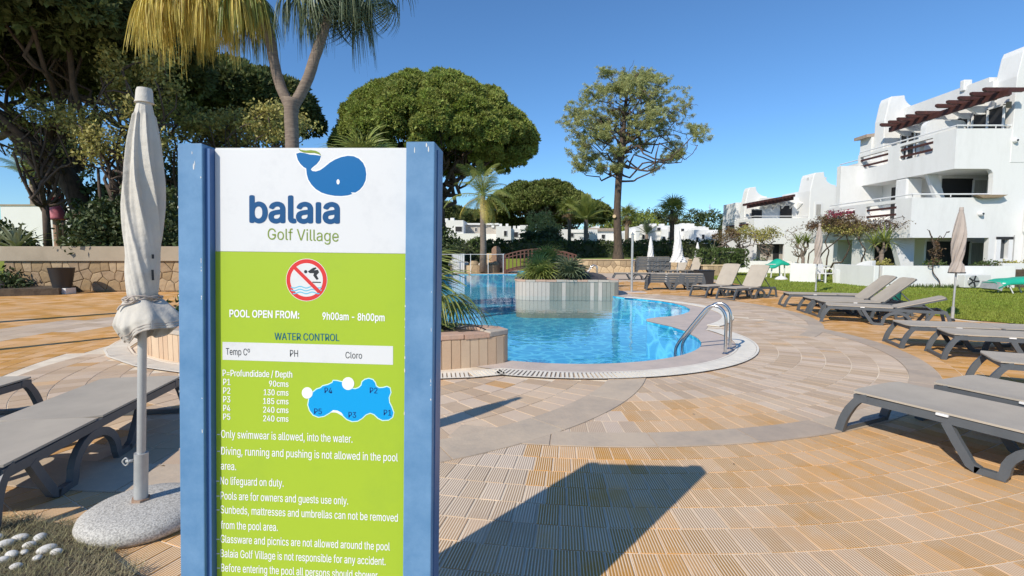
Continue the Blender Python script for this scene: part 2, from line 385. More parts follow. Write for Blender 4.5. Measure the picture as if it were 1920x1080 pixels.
def tile_mat():
    m = bpy.data.materials.new('ribbed_paving'); m.use_nodes = True; n, l = m.node_tree.nodes, m.node_tree.links
    b = n['Principled BSDF']; b.inputs['Roughness'].default_value = .82; b.inputs['Specular IOR Level'].default_value = .3
    geo = n.new('ShaderNodeNewGeometry'); at = n.new('ShaderNodeAttribute'); at.attribute_name = 'tint'
    dom = n.new('ShaderNodeAttribute'); dom.attribute_name = 'grey'; rib = n.new('ShaderNodeAttribute'); rib.attribute_name = 'ribs'
    def noise(scale, det=5, ro=.6):
        t = n.new('ShaderNodeTexNoise'); t.inputs['Scale'].default_value = scale; t.inputs['Detail'].default_value = det; t.inputs['Roughness'].default_value = ro
        l.new(geo.outputs['Position'], t.inputs['Vector']); return t.outputs[0]
    def mrange(x, a, b_, c=0, d=1):
        r = n.new('ShaderNodeMapRange'); r.inputs[1].default_value = a; r.inputs[2].default_value = b_; r.inputs[3].default_value = c; r.inputs[4].default_value = d; l.new(x, r.inputs[0]); return r.outputs[0]
    def mix(f, c1, c2):
        x = n.new('ShaderNodeMix'); x.data_type = 'RGBA'
        if hasattr(f, 'links') or not isinstance(f, (int, float)): l.new(f, x.inputs[0])
        else: x.inputs[0].default_value = f
        for i, c in ((6, c1), (7, c2)):
            if isinstance(c, tuple): x.inputs[i].default_value = (*c, 1)
            else: l.new(c, x.inputs[i])
        return x.outputs[2]
    def math_(op, a, b_=None):
        x = n.new('ShaderNodeMath'); x.operation = op
        for i, c in ((0, a), (1, b_)):
            if c is None: continue
            if isinstance(c, (int, float)): x.inputs[i].default_value = c
            else: l.new(c, x.inputs[i])
        return x.outputs[0]
    orange = mix(mrange(noise(1.1), .35, .68), (.66,.345,.105), (.57,.33,.135))
    grey = mix(mrange(noise(1.6), .35, .65), (.52,.42,.335), (.60,.475,.35))
    base = mix(dom.outputs['Fac'], orange, grey)
    # weathered pale patches and small blotches
    base = mix(math_('MULTIPLY', mrange(noise(.8, 7, .7), .58, .78), .5), base, (.54,.43,.33))
    base = mix(math_('MULTIPLY', mrange(noise(9, 6, .7), .5, .8), .35), base, (.66,.54,.40))
    base = mix(math_('MULTIPLY', mrange(noise(3.3, 6, .7), .58, .8), .5), base, (.28,.22,.17))
    h = n.new('ShaderNodeHueSaturation'); l.new(base, h.inputs['Color']); l.new(mrange(at.outputs['Fac'], 0, 1, .86, 1.14), h.inputs['Value'])
    l.new(mrange(at.outputs['Fac'], 0, 1, 1.12, .88), h.inputs['Saturation'])
    uv = n.new('ShaderNodeUVMap'); sp = n.new('ShaderNodeSeparateXYZ'); l.new(uv.outputs[0], sp.inputs[0])
    s = math_('SINE', math_('MULTIPLY', sp.outputs[0], 2*PI)); s01 = mrange(s, -1, 1)
    wear = mrange(noise(2.2, 5, .6), .34, .52, .35, 1)
    amt = math_('MULTIPLY', rib.outputs['Fac'], wear)
    groove = math_('MULTIPLY', mrange(s01, .6, 1.0), amt)
    col = mix(math_('MULTIPLY', groove, .9), h.outputs[0], (.88,.76,.60))
    dark = math_('MULTIPLY', mrange(s01, .35, .0), amt)
    col = mix(math_('MULTIPLY', dark, .6), col, (.24,.14,.06))
    l.new(col, b.inputs['Base Color'])
    hh = math_('ADD', math_('MULTIPLY', math_('MULTIPLY', s01, amt), -1.0), math_('MULTIPLY', noise(60), .25))
    bp = n.new('ShaderNodeBump'); bp.inputs['Strength'].default_value = .5; bp.inputs['Distance'].default_value = .003
    l.new(hh, bp.inputs['Height']); l.new(bp.outputs[0], b.inputs['Normal'])
    return m
M['tile'] = tile_mat()

def water_mat():
    m = bpy.data.materials.new('pool_water'); m.use_nodes = True; n, l = m.node_tree.nodes, m.node_tree.links
    n.remove(n['Principled BSDF']); out = n['Material Output']
    tr = n.new('ShaderNodeBsdfTransparent'); tr.inputs[0].default_value = (.90,.98,1,1)
    gl = n.new('ShaderNodeBsdfGlossy'); gl.inputs['Roughness'].default_value = .02; gl.inputs[0].default_value = (1,1,1,1)
    lw = n.new('ShaderNodeLayerWeight'); lw.inputs[0].default_value = .5; pw = n.new('ShaderNodeMath'); pw.operation = 'POWER'; l.new(lw.outputs['Facing'], pw.inputs[0]); pw.inputs[1].default_value = 5
    fr = n.new('ShaderNodeMapRange'); fr.inputs[3].default_value = .02; fr.inputs[4].default_value = .82; l.new(pw.outputs[0], fr.inputs[0])
    tx = n.new('ShaderNodeTexNoise'); tx.inputs['Scale'].default_value = 3.2; tx.inputs['Detail'].default_value = 3
    tc = n.new('ShaderNodeNewGeometry'); l.new(tc.outputs['Position'], tx.inputs['Vector'])
    bp = n.new('ShaderNodeBump'); bp.inputs['Strength'].default_value = .22; bp.inputs['Distance'].default_value = .02
    l.new(tx.outputs[0], bp.inputs['Height']); l.new(bp.outputs[0], gl.inputs['Normal'])
    mx = n.new('ShaderNodeMixShader'); l.new(fr.outputs[0], mx.inputs[0]); l.new(tr.outputs[0], mx.inputs[1]); l.new(gl.outputs[0], mx.inputs[2]); l.new(mx.outputs[0], out.inputs[0])
    return m
M['water'] = water_mat()
def caustic_pool_tile():
    m = bpy.data.materials.new('pool_caustic_floor'); m.use_nodes = True; n, l = m.node_tree.nodes, m.node_tree.links
    b = n['Principled BSDF']; b.inputs['Roughness'].default_value = .5
    geo = n.new('ShaderNodeNewGeometry')
    br = n.new('ShaderNodeTexVoronoi'); br.inputs['Scale'].default_value = 2.6; br.feature = 'DISTANCE_TO_EDGE'  # pale web in the floor colour imitates rippling light under water
    nz = n.new('ShaderNodeTexNoise'); nz.inputs['Scale'].default_value = 1.2; l.new(geo.outputs['Position'], nz.inputs['Vector'])
    va = n.new('ShaderNodeVectorMath'); va.operation = 'ADD'; l.new(geo.outputs['Position'], va.inputs[0]); l.new(nz.outputs['Color'], va.inputs[1]); l.new(va.outputs[0], br.inputs['Vector'])
    r = n.new('ShaderNodeMapRange'); r.inputs[1].default_value = .0; r.inputs[2].default_value = .13; l.new(br.outputs[0], r.inputs[0])
    mx = n.new('ShaderNodeMix'); mx.data_type = 'RGBA'; mx.inputs[6].default_value = (.14,.66,.82,1); mx.inputs[7].default_value = (.02,.37,.62,1)
    l.new(r.outputs[0], mx.inputs[0]); l.new(mx.outputs[2], b.inputs['Base Color']); return m
M['caustic_pool_tile'] = caustic_pool_tile()

def lawn_mat():
    return mat('lawn', (.17,.24,.03), .9, (.23,.27,.045), 1.2, .3, .7, bump=.5, bscale=40, coord='World')
M['lawn'] = lawn_mat()
M['ground'] = mat('dry_ground', (.24,.21,.13), .95, (.17,.18,.09), .05, .35, .65, coord='World')
# ---------------------------------------------------------------- pool, deck, lawn, ground
C1, C2, C3 = (0.9, 8.6), (-2.3, 7.0), (0.85, 12.5)
PLANTER = closed_path([(-5.55,7.5),(-5.2,7.1),(-4.5,6.62),(-3.5,6.2),(-2.5,6.0),(-1.6,5.98),(-.9,6.1),(-.35,6.33),(-.08,6.53),(-.16,6.8),(-.6,7.05),(-1.3,7.45),
                       (-2.2,8.2),(-3.2,9.5),(-3.8,11),(-4.2,12.8),(-5,13.8),(-6,13.6),(-6.6,12.5),(-6.5,10.5),(-6.1,8.8)], 4)
W_pts = [(-.45,6.72)] + arc(C1, 2.2, -118, 2, 22) + [(3.13,9.1),(3.05,9.6),(2.9,10.0),(2.78,10.35),(2.85,10.68),(3.15,10.95),(3.55,11.15),(3.9,11.5),(4.2,11.95),(4.42,12.5),
        (4.52,13.2),(4.47,13.9),(4.25,14.6),(3.85,15.2),(3.45,15.7),(3.22,16.3),(3.3,17.5),(3.4,19.6),(4.0,22),(4.25,25),(3.7,28),(3.1,30.4),(3.0,36),(.4,36),(.3,31.2),(-2,31.2),
        (-5,30.6),(-7.3,27),(-8,22),(-7.6,18),(-6.2,15.2),(-4.8,13.4),(-4.2,11.5),(-3.6,9.9),(-2.5,8.4),(-1.5,7.5),(-.8,7.1)]
WATER = W_pts
B_out = [(-.5,6.3)] + arc(C1, 2.72, -117, 13, 26) + arc(C3, 4.02, -42, 44, 22) + [(3.85,16.0),(3.9,17.5),(4.0,19.6),(4.6,22),(4.85,25),(4.3,28.2),(3.7,30.9),(3.6,36.6),(-.2,36.6),(-.3,31.8),(-2,31.8),
        (-5.4,31.2),(-7.9,27.2),(-8.6,22),(-8.2,18),(-6.9,15),(-6.3,13.9),(-5.0,13.3),(-4.3,11),(-3.7,9.6),(-2.6,8.1),(-1.6,7.3),(-.9,6.9)]
RING_OUT = [(-.5,6.3)] + arc(C1, 2.95, -117, 13, 26) + arc(C3, 4.26, -42, 44, 22) + B_out[50:]

GROUND = struct('ground', holed_sheet('ground', [(-2500,-60),(2500,-60),(2500,4200),(-2500,4200)], [WATER], -.03), M['ground'])
LAWN = [(10.15,9.75),(9.5,10.6),(9.4,12),(9.45,13.1),(9.75,15.2),(9.85,17.3),(9.7,19.7),(9.9,24),(10.9,29),(13.9,33.2),(19,35.6),(19,42),(34,42),(34,9.3)]
deck = struct('pool_deck', holed_sheet('deck', [(-34,-4),(34,-4),(34,44),(-34,44)], [WATER], -.0055), M['joint'])
def flat_attr(me, **kw):
    for k, v in kw.items():
        a = me.attributes.new(k, 'FLOAT', 'POINT'); a.data.foreach_set('value', [v]*len(me.vertices))
    return me
far = flat_attr(holed_sheet('far', [(-34,23.5),(34,23.5),(34,44),(-34,44)], [[p for p in WATER if p[1] > 23.6] + [(-7.75,23.6),(4.1,23.6)][::1]], -.006), grey=1.0, tint=.6, ribs=0)
WN = [p for p in WATER if p[1] > 23.5]
far = flat_attr(holed_sheet('far', [(-34,23.5),(-7.9,23.5)] + [p for p in reversed(WN)] + [(4.12,23.5),(34,23.5),(34,44),(-34,44)], [], -.0015), grey=1.0, tint=.6, ribs=0)
obj('far_paving', far, M['tile'], deck)
struct('lawn', holed_sheet('lawn', LAWN, [], .012), M['lawn'])

# basin and water
basin = MB(); n = len(WATER); o = 0
for z in (-.004, -.75): basin.v += [(x, y, z) for x, y in WATER]
for i in range(n): j = (i+1) % n; basin.f.append((i, n+i, n+j, j))
for t in tessellate_polygon([[Vector((x, y, 0)) for x, y in WATER]]): basin.f.append(tuple(n+i for i in t))
bs = struct('pool_basin', basin.mesh('basin', False), M['caustic_pool_tile'])
struct('pool_water', holed_sheet('water', WATER, [], -.028), M['water'])

# coping and grate round the water
struct('pool_coping', holed_sheet('coping', B_out, [WATER], .004), M['apron'])
def polyline_strip(path, d0, d1, z0, z1):
    m = MB(); L = []; N = len(path)
    for i in range(N):
        a, b = Vector(path[max(0, i-1)]), Vector(path[min(N-1, i+1)]); t = (b-a).normalized(); nn = Vector((t.y, -t.x)); p = Vector(path[i])
        L.append((p+nn*d0, p+nn*d1))
    for i in range(N-1):
        (a, b), (c, d) = L[i], L[i+1]
        V = [(a.x,a.y,z1),(b.x,b.y,z1),(d.x,d.y,z1),(c.x,c.y,z1)]; m.add(V, [(0,1,2,3)])
    return m
ring_path = resample([(-6.15,8.6),(-5.98,8.0)] + [(-5.72,7.45),(-5.3,6.98),(-4.55,6.45),(-3.55,6.03),(-2.5,5.84),(-1.6,5.80),(-.95,5.86),(-.5,5.93)] + arc(C1, 2.72, -112, 12, 40), .05, False)
ring_path2 = resample(arc(C3, 4.02, -43, 50, 40), .05, False)
drain = struct('pool_drain', polyline_strip(ring_path, 0, .25, 0, .005), M['slab'])
def slats(paths, parent, name, m):
    mb = MB()
    for path, wav in paths:
        for i in range(0, len(path)-1):
            a, b = Vector(path[i]), Vector(path[i+1]); t = (b-a).normalized(); nn = Vector((t.y, -t.x)); p = a
            w = .014 if wav == 0 else wav
            c = p+nn*.125
            if p.x < -.1 and path is ring_path: w = .017
            elif path is ring_path: w = .0145 + .0105*min(1, max(0, (p.x-.9)/1.2))
            mb.obox((c.x, c.y, .013), (nn.x*.12, nn.y*.12, 0), (t.x*w, t.y*w, 0), (0, 0, .006))
    return stuff(obj(name, mb, m, parent))
slats([(ring_path, 0)], drain, 'grate_slats', M['grate'])
obj('grate_frame', polyline_strip(ring_path, .25, .28, 0, .02), M['grate'], drain)
obj('grate_frame', polyline_strip(ring_path, -.03, 0, 0, .02), M['grate'], drain)
drain2 = struct('pool_drain', polyline_strip(ring_path2, 0, .22, 0, .005), M['slab'])
slats([(ring_path2, .0245)], drain2, 'grate_slats', M['grate'])

# paving: ribbed tiles in rows that circle the pool
def dist(c, x, y): return math.hypot(x-c[0], y-c[1])
def owner(x, y):
    d1, d2, d3 = dist(C1,x,y), dist(C2,x,y), dist(C3,x,y)
    if d2 < 3.90: return 2
    if d1 < 4.82: return 1
    if d3 < 5.72 and y > 8.5: return 3
    return 0
cand = []
RO = RING_OUT
pl_ring = offset([(p[0], p[1]) for p in (PLANTER if area2(PLANTER) > 0 else PLANTER[::-1])], .42)
def rows(dom, c, r0, r1, dr, w):
    r = r0; k = 0
    while r < r1-1e-6:
        circ_ = 2*PI*(r+dr/2); nseg = max(6, int(circ_/w)); off = (k % 2)*.5+.13*((k*7) % 5)
        for i in range(nseg):
            a0 = 2*PI*(i+off)/nseg; a1 = 2*PI*(i+1+off)/nseg; am = (a0+a1)/2; rm = r+dr/2
            x, y = c[0]+rm*math.cos(am), c[1]+rm*math.sin(am)
            if y < 1.5 or y > 24 or abs(x) > y*1.12+1.4: continue
            if owner(x, y) != dom: continue
            cand.append((x, y, c, r, dr, a0, a1, dom, w))
        r += dr; k += 1
rows(1, C1, 2.97, 4.65, .28, .14)
rows(2, C2, .3, 3.65, .28, .20)
rows(3, C3, 4.28, 5.7, .284, .16)
rows(0, C1, 4.95, 8.25, .22, .125)
rows(0, C1, 8.25, 26, .44, .30)
X = [c[0] for c in cand]; Y = [c[1] for c in cand]
bad = inside(RO, X, Y) | inside(pl_ring, X, Y) | inside(LAWN, X, Y)
cand = [c for c, b in zip(cand, bad) if not b]
def in_view(x, y):
    d = math.hypot(x, y); px = 960+FPX*x/max(y, .1); py = 470+FPX*CAMH/y
    if not (-20 < px < 1940 and py < 1100): return 0
    if 333 < px < 822: return 0
    return 1/d**2
cand.sort(key=lambda c: -in_view(c[0], c[1])*(c[4]*c[8]))
def tile_geo(c):
    x, y, cc, r, dr, a0, a1, dom, w = c
    g = .0048; rr0, rr1 = r+g, r+dr-g; da = g/(r+dr/2); a0 += da; a1 -= da; am = (a0+a1)/2
    zj = (hash((round(x,3), round(y,3))) % 100)/100*.0016
    P = [(cc[0]+q*math.cos(a)-x, cc[1]+q*math.sin(a)-y) for q, a in ((rr0,a0),(rr1,a0),(rr1,am),(rr1,a1),(rr0,a1),(rr0,am))]
    nr = round(w/.0155)
    uv = [(0,0),(0,1),(nr/2,1),(nr,1),(nr,0),(nr/2,0)]
    return P, uv, zj
def tile_mesh(cs, local):
    V = []; F = []; UV = []; T = []; Gy = []; Rb = []
    for c in cs:
        P, uv, zj = tile_geo(c); x, y = (0, 0) if local else c[:2]; o = len(V)
        for z in (-.02, -.001-zj): V += [(x+p[0], y+p[1], z) for p in P]
        t = random.random(); dom = c[7]; gx, gy = c[0], c[1]
        # where the paving is dyed grey or ochre
        g = {1: .85, 2: .8, 3: .9, 0: .0}[dom]; nz = math.sin(gx*1.7+1)*math.sin(gy*2.3+gx*.7)+.35*math.sin(gx*5.1+gy*3.3)
        if dom == 1 and 3.3 < gy < 4.9 and -.2 < gx < 2.4 and nz+random.uniform(-.3,.3) > -.35: g = .12
        if dom == 1 and random.random() < .03: g = .4
        if dom == 2 and random.random() < .05: g = .25
        if dom == 0 and gx < .15 and gy < 4 and gx > -.8: g = max(.1, min(.95, .75+.5*nz+random.uniform(-.15,.15)))
        if dom == 0 and gy < 2.75 and gx > .9: g = max(0, min(.7, .3+.4*nz+random.uniform(-.1,.1)))
        d2 = dist(C2, gx, gy)
        if dom == 0 and gx < -4 and 6.0 < d2 < 7.7: g = .95
        if dom == 0 and gx < -4 and d2 < 5.2: g = .0
        if dom == 0 and gx > 1 and 10.5 > gy > 6.5: g = .1
        rb = {1: .28, 2: .22, 3: .1, 0: 1.0}[dom]
        if dom == 1 and g < .5: rb = .8
        if dom == 0: rb *= max(.1, min(1, (8.5-math.hypot(gx, gy))/4.5))
        if dom == 0 and gx > 3.2: rb *= .45
        T += [t]*12; Gy += [g]*12; Rb += [rb]*12
        F.append(tuple(o+6+i for i in (5,4,3,2,1,0))); UV += [uv[i] for i in (5,4,3,2,1,0)]
        for i in range(6):
            j = (i+1) % 6; F.append((o+i, o+6+i, o+6+j, o+j)[::1]); UV += [(0,0)]*4
    me = bpy.data.meshes.new('tile'); me.from_pydata(V, [], F); me.update()
    for nme, d in (('tint', T), ('grey', Gy), ('ribs', Rb)):
        a = me.attributes.new(nme, 'FLOAT', 'POINT'); a.data.foreach_set('value', d)
    u = me.uv_layers.new(name='UVMap'); u.data.foreach_set('uv', [q for p in UV for q in p])
    if len(cs) and me.polygons[0].normal.z < 0: me.flip_normals()
    me.materials.append(M['tile']); return me
for c in cand[:300]: obj('tile', tile_mesh([c], True), None, deck, (c[0], c[1], 0))
stuff(obj('paving_tiles', tile_mesh(cand[300:], False), None, deck))
def slab_band(c, r0, r1, a0, a1, dlen, parent, z=.0035):
    L = math.radians(a1-a0)*(r0+r1)/2; n_ = max(1, round(L/dlen))
    for i in range(n_):
        b0 = a0+(a1-a0)*i/n_+.06; b1 = a0+(a1-a0)*(i+1)/n_-.06; K = 6
        rm = (r0+r1)/2; am = math.radians((b0+b1)/2); ox, oy = c[0]+rm*math.cos(am), c[1]+rm*math.sin(am)
        poly = arc(c, r0, b0, b1, K) + arc(c, r1, b1, b0, K); poly = [(x-ox, y-oy) for x, y in poly]
        me = MB().prism(poly, -.02, 0).mesh('slab'); a = me.attributes.new('tint', 'FLOAT', 'POINT'); t = random.random(); a.data.foreach_set('value', [t]*len(me.vertices))
        obj('paving_slab', me, M['slab'], parent, (ox, oy, z))
band = struct('paving_band', polyline_strip(arc(C1, 4.80, -109, 24, 60), -.15, .15, 0, -.002), M['slab'])
band2 = struct('paving_band', polyline_strip(arc(C2, 3.85, -135, -16, 60), -.2, .2, 0, -.0015), M['slab'])
band3 = struct('paving_band', polyline_strip(arc(C3, 5.75, -44, 46, 60), -.13, .13, 0, -.0008), M['slab'])
slab_band(C3, 5.625, 5.875, -44, 44, .8, band3, .004)
slab_band(C1, 4.655, 4.945, -106.5, 24, .8, band)
slab_band(C2, 3.655, 4.045, -135, -18.5, .95, band2, .0045)

# planter beside the pool, tiled with upright strips
def tiled_wall(name, label, outline, ztop, mats, capm, w=.12, capw=.26, closed=True, zb=-1.5, rng=None, only=None, soil='soil', body='planter'):
    rng = rng or random.Random(5)
    if area2(outline) < 0: outline = outline[::-1]
    cx = sum(p[0] for p in outline)/len(outline); cy = sum(p[1] for p in outline)/len(outline)
    t = thing(name, label, 'planter', (cx, cy, 0))
    L = [(x-cx, y-cy) for x, y in outline]
    obj('body', MB().prism(offset(L, -.02), zb, ztop-.06), M[body], t)
    R = resample(L, w); N = len(R)
    for i in range(N):
        a, b = Vector(R[i]), Vector(R[(i+1) % N]); c = (a+b)/2; tt = (b-a).normalized(); nn = Vector((tt.y, -tt.x))
        if only and not only(c.x+cx, c.y+cy): continue
        h = ztop-.065; d = rng.uniform(.009, .014)
        m = MB().obox((0,0,(h-.16)/2), (tt.x*(w/2-.004), tt.y*(w/2-.004), 0), (nn.x*d, nn.y*d, 0), (0,0,(h+.16)/2))
        obj('tile', m, M[mats[rng.randrange(len(mats))]], t, (c.x, c.y, 0))
    R = resample(offset(L, .03), .34); N = len(R); inn = offset(R, -capw)
    for i in range(N):
        j = (i+1) % N; a, b, c, d = Vector(R[i]), Vector(R[j]), Vector(inn[j]), Vector(inn[i]); m0 = (a+b+c+d)/4
        if only and not only(m0.x+cx, m0.y+cy): continue
        zz = rng.uniform(-.008, .012); poly = [((p-m0)*.975) for p in (a, b, c, d)]
        poly = [poly[0], poly[0].lerp(poly[1], .5)*(1+rng.uniform(-.02,.05)), poly[1], poly[2], poly[3]]
        obj('cap_stone', MB().prism([(p.x, p.y) for p in poly], ztop-.062, ztop+zz), M[capm[rng.randrange(len(capm))]], t, (m0.x, m0.y, 0), bevel=.012)
    obj('soil', MB().prism(offset(L, -capw+.02), ztop-.1, ztop-.03), M[soil], t)
    return t
tiled_wall('pool_planter', 'long curved planter of peach upright tiles with stone rim beside the pool', PLANTER, .42, ['planter','planter_b','planter'], ['cap','cap','cap_b'],
           only=lambda x, y: y < 9.5)
ISL = closed_path([(.12,17.0),(.35,16.55),(.9,16.42),(1.8,16.42),(2.6,16.38),(3.05,16.3),(3.42,16.3),(3.5,17.2),(3.4,18.6),(2.8,19.5),(1.8,19.9),(.8,19.6),(.25,18.6)], 4)
isl = tiled_wall('island_planter', 'low tiled planter island standing in the pool with plants on it', ISL, .5, ['grey_tile','grey_tile','grey_tile_b'], ['cap_b','cap_b','cap'], w=.13, soil='mulch', body='grey_tile')
for ch in isl.children:      # west corner tiles painted paler as sunlit, the front darker as shaded
    if ch.name.startswith('tile') and ch.location.x+isl.location.x < .95: ch.data.materials.clear(); ch.data.materials.append(M['grey_tile_b'])
mm = MB(); 
mm.v = []; 
for i in range(13):
    for k in range(9):
        u, v = i/12*2-1, k/8*2-1; r2 = max(0, 1-u*u-v*v); mm.v.append((u*1.1, v*.9, .24*math.sqrt(r2)+.04*math.sin(u*9)*math.sin(v*7)*r2))
for i in range(12):
    for k in range(8): mm.f.append((i*9+k, (i+1)*9+k, (i+1)*9+k+1, i*9+k+1))
obj('mulch_heap', mm, M['mulch'], isl, (2.3-isl.location.x, 18.0-isl.location.y, .47), smooth=True)

# raised gardens behind the walls
struct('garden_terrain', MB().prism([(-70,18.1),(-17.9,18.1),(-7.6,18.1),(-7.6,24),(-9.5,33),(-9.5,120),(-70,120)], -.5, 1.5), M['lawn'])
struct('garden_terrain', MB().prism([(4.05,33.05),(14.2,33.4),(14.2,130),(-9.5,130),(-9.5,38),(-.3,38),(4.05,38)], -.5, .82), M['lawn'])
wl_ = thing('stone_retaining_wall', 'stone retaining wall with broad beige coping behind the left parasol', 'wall', (-12.8, 17.9, 0))
obj('core', MB().box(-5.1, 5.3, 0, .35, -.1, 1.08), M['mortar'], wl_)
obj('coping', MB().box(-5.3, 5.4, -.12, .45, 1.08, 1.60), M['coping'], wl_, bevel=.02)
stone_pieces(wl_, (-17.9, 17.9), (-7.5, 17.9), 0.02, 1.08, .33, [M['stoneA'], M['stoneB'], M['stoneC'], M['stoneB']], np.random.default_rng(3))
wr_ = thing('low_stone_wall', 'low yellow stone wall at the far end of the pool under the tall pine', 'wall', (8, 33, 0))
obj('core', MB().box(-3.95, 6.2, 0, .3, -.1, .84), M['mortar'], wr_)
stone_pieces(wr_, (4.05, 33), (14.2, 33), 0.0, .80, .36, [M['stoneY'], M['stoneB'], M['stoneY']], np.random.default_rng(5))
obj('coping', MB().box(-3.97, 6.22, -.04, .35, .84, .9), M['stoneY'], wr_)
# ---------------------------------------------------------------- white terraced apartment building
def rail(parent, pts, r=.03, drop=.12, every=1.6):
    m = MB().tube(pts, r, 6)
    for a, b in zip(pts[:-1], pts[1:]):
        a, b = Vector(a), Vector(b); n_ = max(1, int((b-a).length/every))
        for k in range(n_+1): p = a.lerp(b, k/n_); m.tube([p, p-Vector((0,0,drop))], r*.6, 5)
    return obj('balcony_rail', m, M['frame'], parent)
def rrect(a0, b0, a1, b1, r, corners=(1,1,1,1), n=5):
    out = []
    for k, (cx, cy, s) in enumerate(((a0+r,b0+r,180),(a1-r,b0+r,270),(a1-r,b1-r,0),(a0+r,b1-r,90))):
        if corners[k]:
            for i in range(n+1): an = math.radians(s+90*i/n); out.append((cx+r*math.cos(an), cy+r*math.sin(an)))
        else: out.append([(a0,b0),(a1,b0),(a1,b1),(a0,b1)][k])
    return out
def holed_wall(outer, holes, c0, c1, axis):
    """wall slab across an axis with openings"""
    m = MB(); loops = [outer]+holes; flat = [p for lp in loops for p in lp]; n_ = len(flat)
    def mk(a, b, c): return {'y': (a,c,b), 'x': (c,a,b)}[axis]
    V = [mk(a,b,c0) for a,b in flat]+[mk(a,b,c1) for a,b in flat]; F = []
    for t in tessellate_polygon([[Vector((a,b,0)) for a,b in lp] for lp in loops]): F.append(tuple(t)); F.append(tuple(n_+i for i in reversed(t)))
    o = 0
    for lp in loops:
        k = len(lp)
        for i in range(k): j = (i+1) % k; F.append((o+i, o+j, n_+o+j, n_+o+i))
        o += k
    return m.add(V, F)
def window_on(parent, x0, x1, z0, z1, y, frame=.07, depth=.08, name='window', shutter=True):
    """window in a wall facing -y"""
    f = MB(); f.box(x0, x1, y-depth, y-.004, z1-frame, z1).box(x0, x1, y-depth, y-.004, z0, z0+frame).box(x0, x0+frame, y-depth, y-.004, z0+frame, z1-frame).box(x1-frame, x1, y-depth, y-.004, z0+frame, z1-frame)
    w = obj(name, f, M['frame'], parent)
    obj('pane', MB().box(x0+frame, x1-frame, y-depth*.55, y-.006, z0+frame, z1-frame), M['glass'], w)
    return w
def door_set(parent, x0, x1, z0, z1, y, leaves=3, dark=.45):
    f = MB(); W = x1-x0
    obj('doorway', MB().box(x0, x0+W*dark, y-.03, y-.004, z0, z1), M['dark'], parent)
    xs = x0+W*dark; n_ = leaves; w = (x1-xs)/n_
    d = MB(); d.box(xs, x1, y-.1, y-.004, z1-.08, z1)
    for i in range(n_+1): d.box(xs+w*i-.03, xs+w*i+.03, y-.1, y-.004, z0, z1-.08)
    o = obj('sliding_door', d, M['frame'], parent)
    for i in range(n_): obj('pane', MB().box(xs+w*i+.03, xs+w*(i+1)-.03, y-.05, y-.006, z0, z1-.08), M['glass'] if i % 2 else M['curtain'], o)
def tower(parent, x0, x1, y0, y1, z0, z1, sweep=1.4, drop=1.0, side=1, name='tower'):
    """parapet tower: upright on one side, concave sweep on the other (profile in x, thick in y)"""
    top = []
    s = -side
    xa, xb = (x0, x1)
    # straight bevelled edge towards -x, swept edge towards +x
    prof = [(xa-.12, z0), (xa-.12+.05, z1-1.3), (xa+.12, z1-.25), (xa+.22, z1), (xb-.0, z1+.06)]
    for i in range(1, 8):
        t = i/7; prof.append((xb+sweep*(1-math.cos(t*PI/2)), z1+.06-drop*math.sin(t*PI/2)))
    prof += [(xb+sweep, z0)]
    return obj(name, MB().prism(prof, y0, y1, 'y'), M['white'], parent, bevel=.05)
def slots(parent, X, y0, y1, z0, z1, n_=2):
    """brown slats lying in a long slot of the parapet that faces -x"""
    for k in range(n_):
        z = z0+(z1-z0)*(k+.5)/n_
        obj('slat', MB().box(X-.03, X+.10, y0-.05, y1+.05, z-.07, z+.07), M['beam'], parent)
def block(name, label, X2, X3, Yc, L, XR, z_low, z_box0, z_up=None, z_up0=None, zg=-.3, full=True):
    return thing(name, label, 'building', (X3, Yc, 0))

B = thing('apartment_building', 'large white three storey terraced apartment building at the right with wooden pergola beams', 'building', (19.7, 22.9, 0))
def bl(p): return (p[0]-19.7, p[1]-22.9, p[2])
def part(name, m, mt='white', bevel=0, **k):
    m.v = [bl(p) for p in m.v]; return obj(name, m, M[mt], B, bevel=bevel, **k)
YC, YB = 22.9, 29.3
# front wall, one slab with the first floor loggia opening cut through its corner
hole = rrect(17.0, 3.98, 21.45, 5.02, .28, (0,1,1,0))
outer = [(21.46, -.4), (28.5, -.4), (28.5, 6.85), (19.7, 6.85), (19.7, 5.09), (21.2, 5.09), (21.36, 5.03), (21.44, 4.9), (21.46, 4.7)]
wa, wb = onY(1867.5, 449, YC), onY(1895, 490, YC); wx0, wx1, wz0, wz1 = wa.x, wb.x, wb.z, wa.z; pa, pb = onY(1872.5, 0, YC).x, onY(1888.5, 0, YC).x; pa = wx0+.19; pb = wx1-.19
whole = [(pa, wz0+.12), (pa, wz1), (pb, wz1), (pb, wz0+.12)]
part('front_wall', holed_wall(outer, [whole], YC, YC+.22, 'y'))
w = MB().box(wx0,wx1,YC-.05,YC-.003,wz0,wz0+.12).box(wx0,pa,YC-.05,YC-.003,wz0+.12,wz1).box(pb,wx1,YC-.05,YC-.003,wz0+.12,wz1); wf = part('window', w, 'frame')
obj('pane', MB().box(pa-19.7, pb-19.7, .15, .2, wz0+.12, wz1), M['glass'], wf)
obj('shutter_box', MB().box(wx0-19.7,wx1-19.7,-.06,-.003,wz1+.002,wz1+.12), M['dark'], wf)
obj('downpipe', MB().tube([(wx1-19.7+.06,-.03,-.3),(wx1-19.7+.06,-.03,wz1+.2)], .022, 6), M['pole'], B)
obj('projecting_wall', MB().prism([(3.18,-.3),(3.18,.5),(3.26,.9),(3.30,1.6),(3.30,2.15),(3.22,2.3),(3.22,3.3),(7,3.3),(7,-.3)], -.6, -.003, 'y'), M['white'], B, bevel=.03)
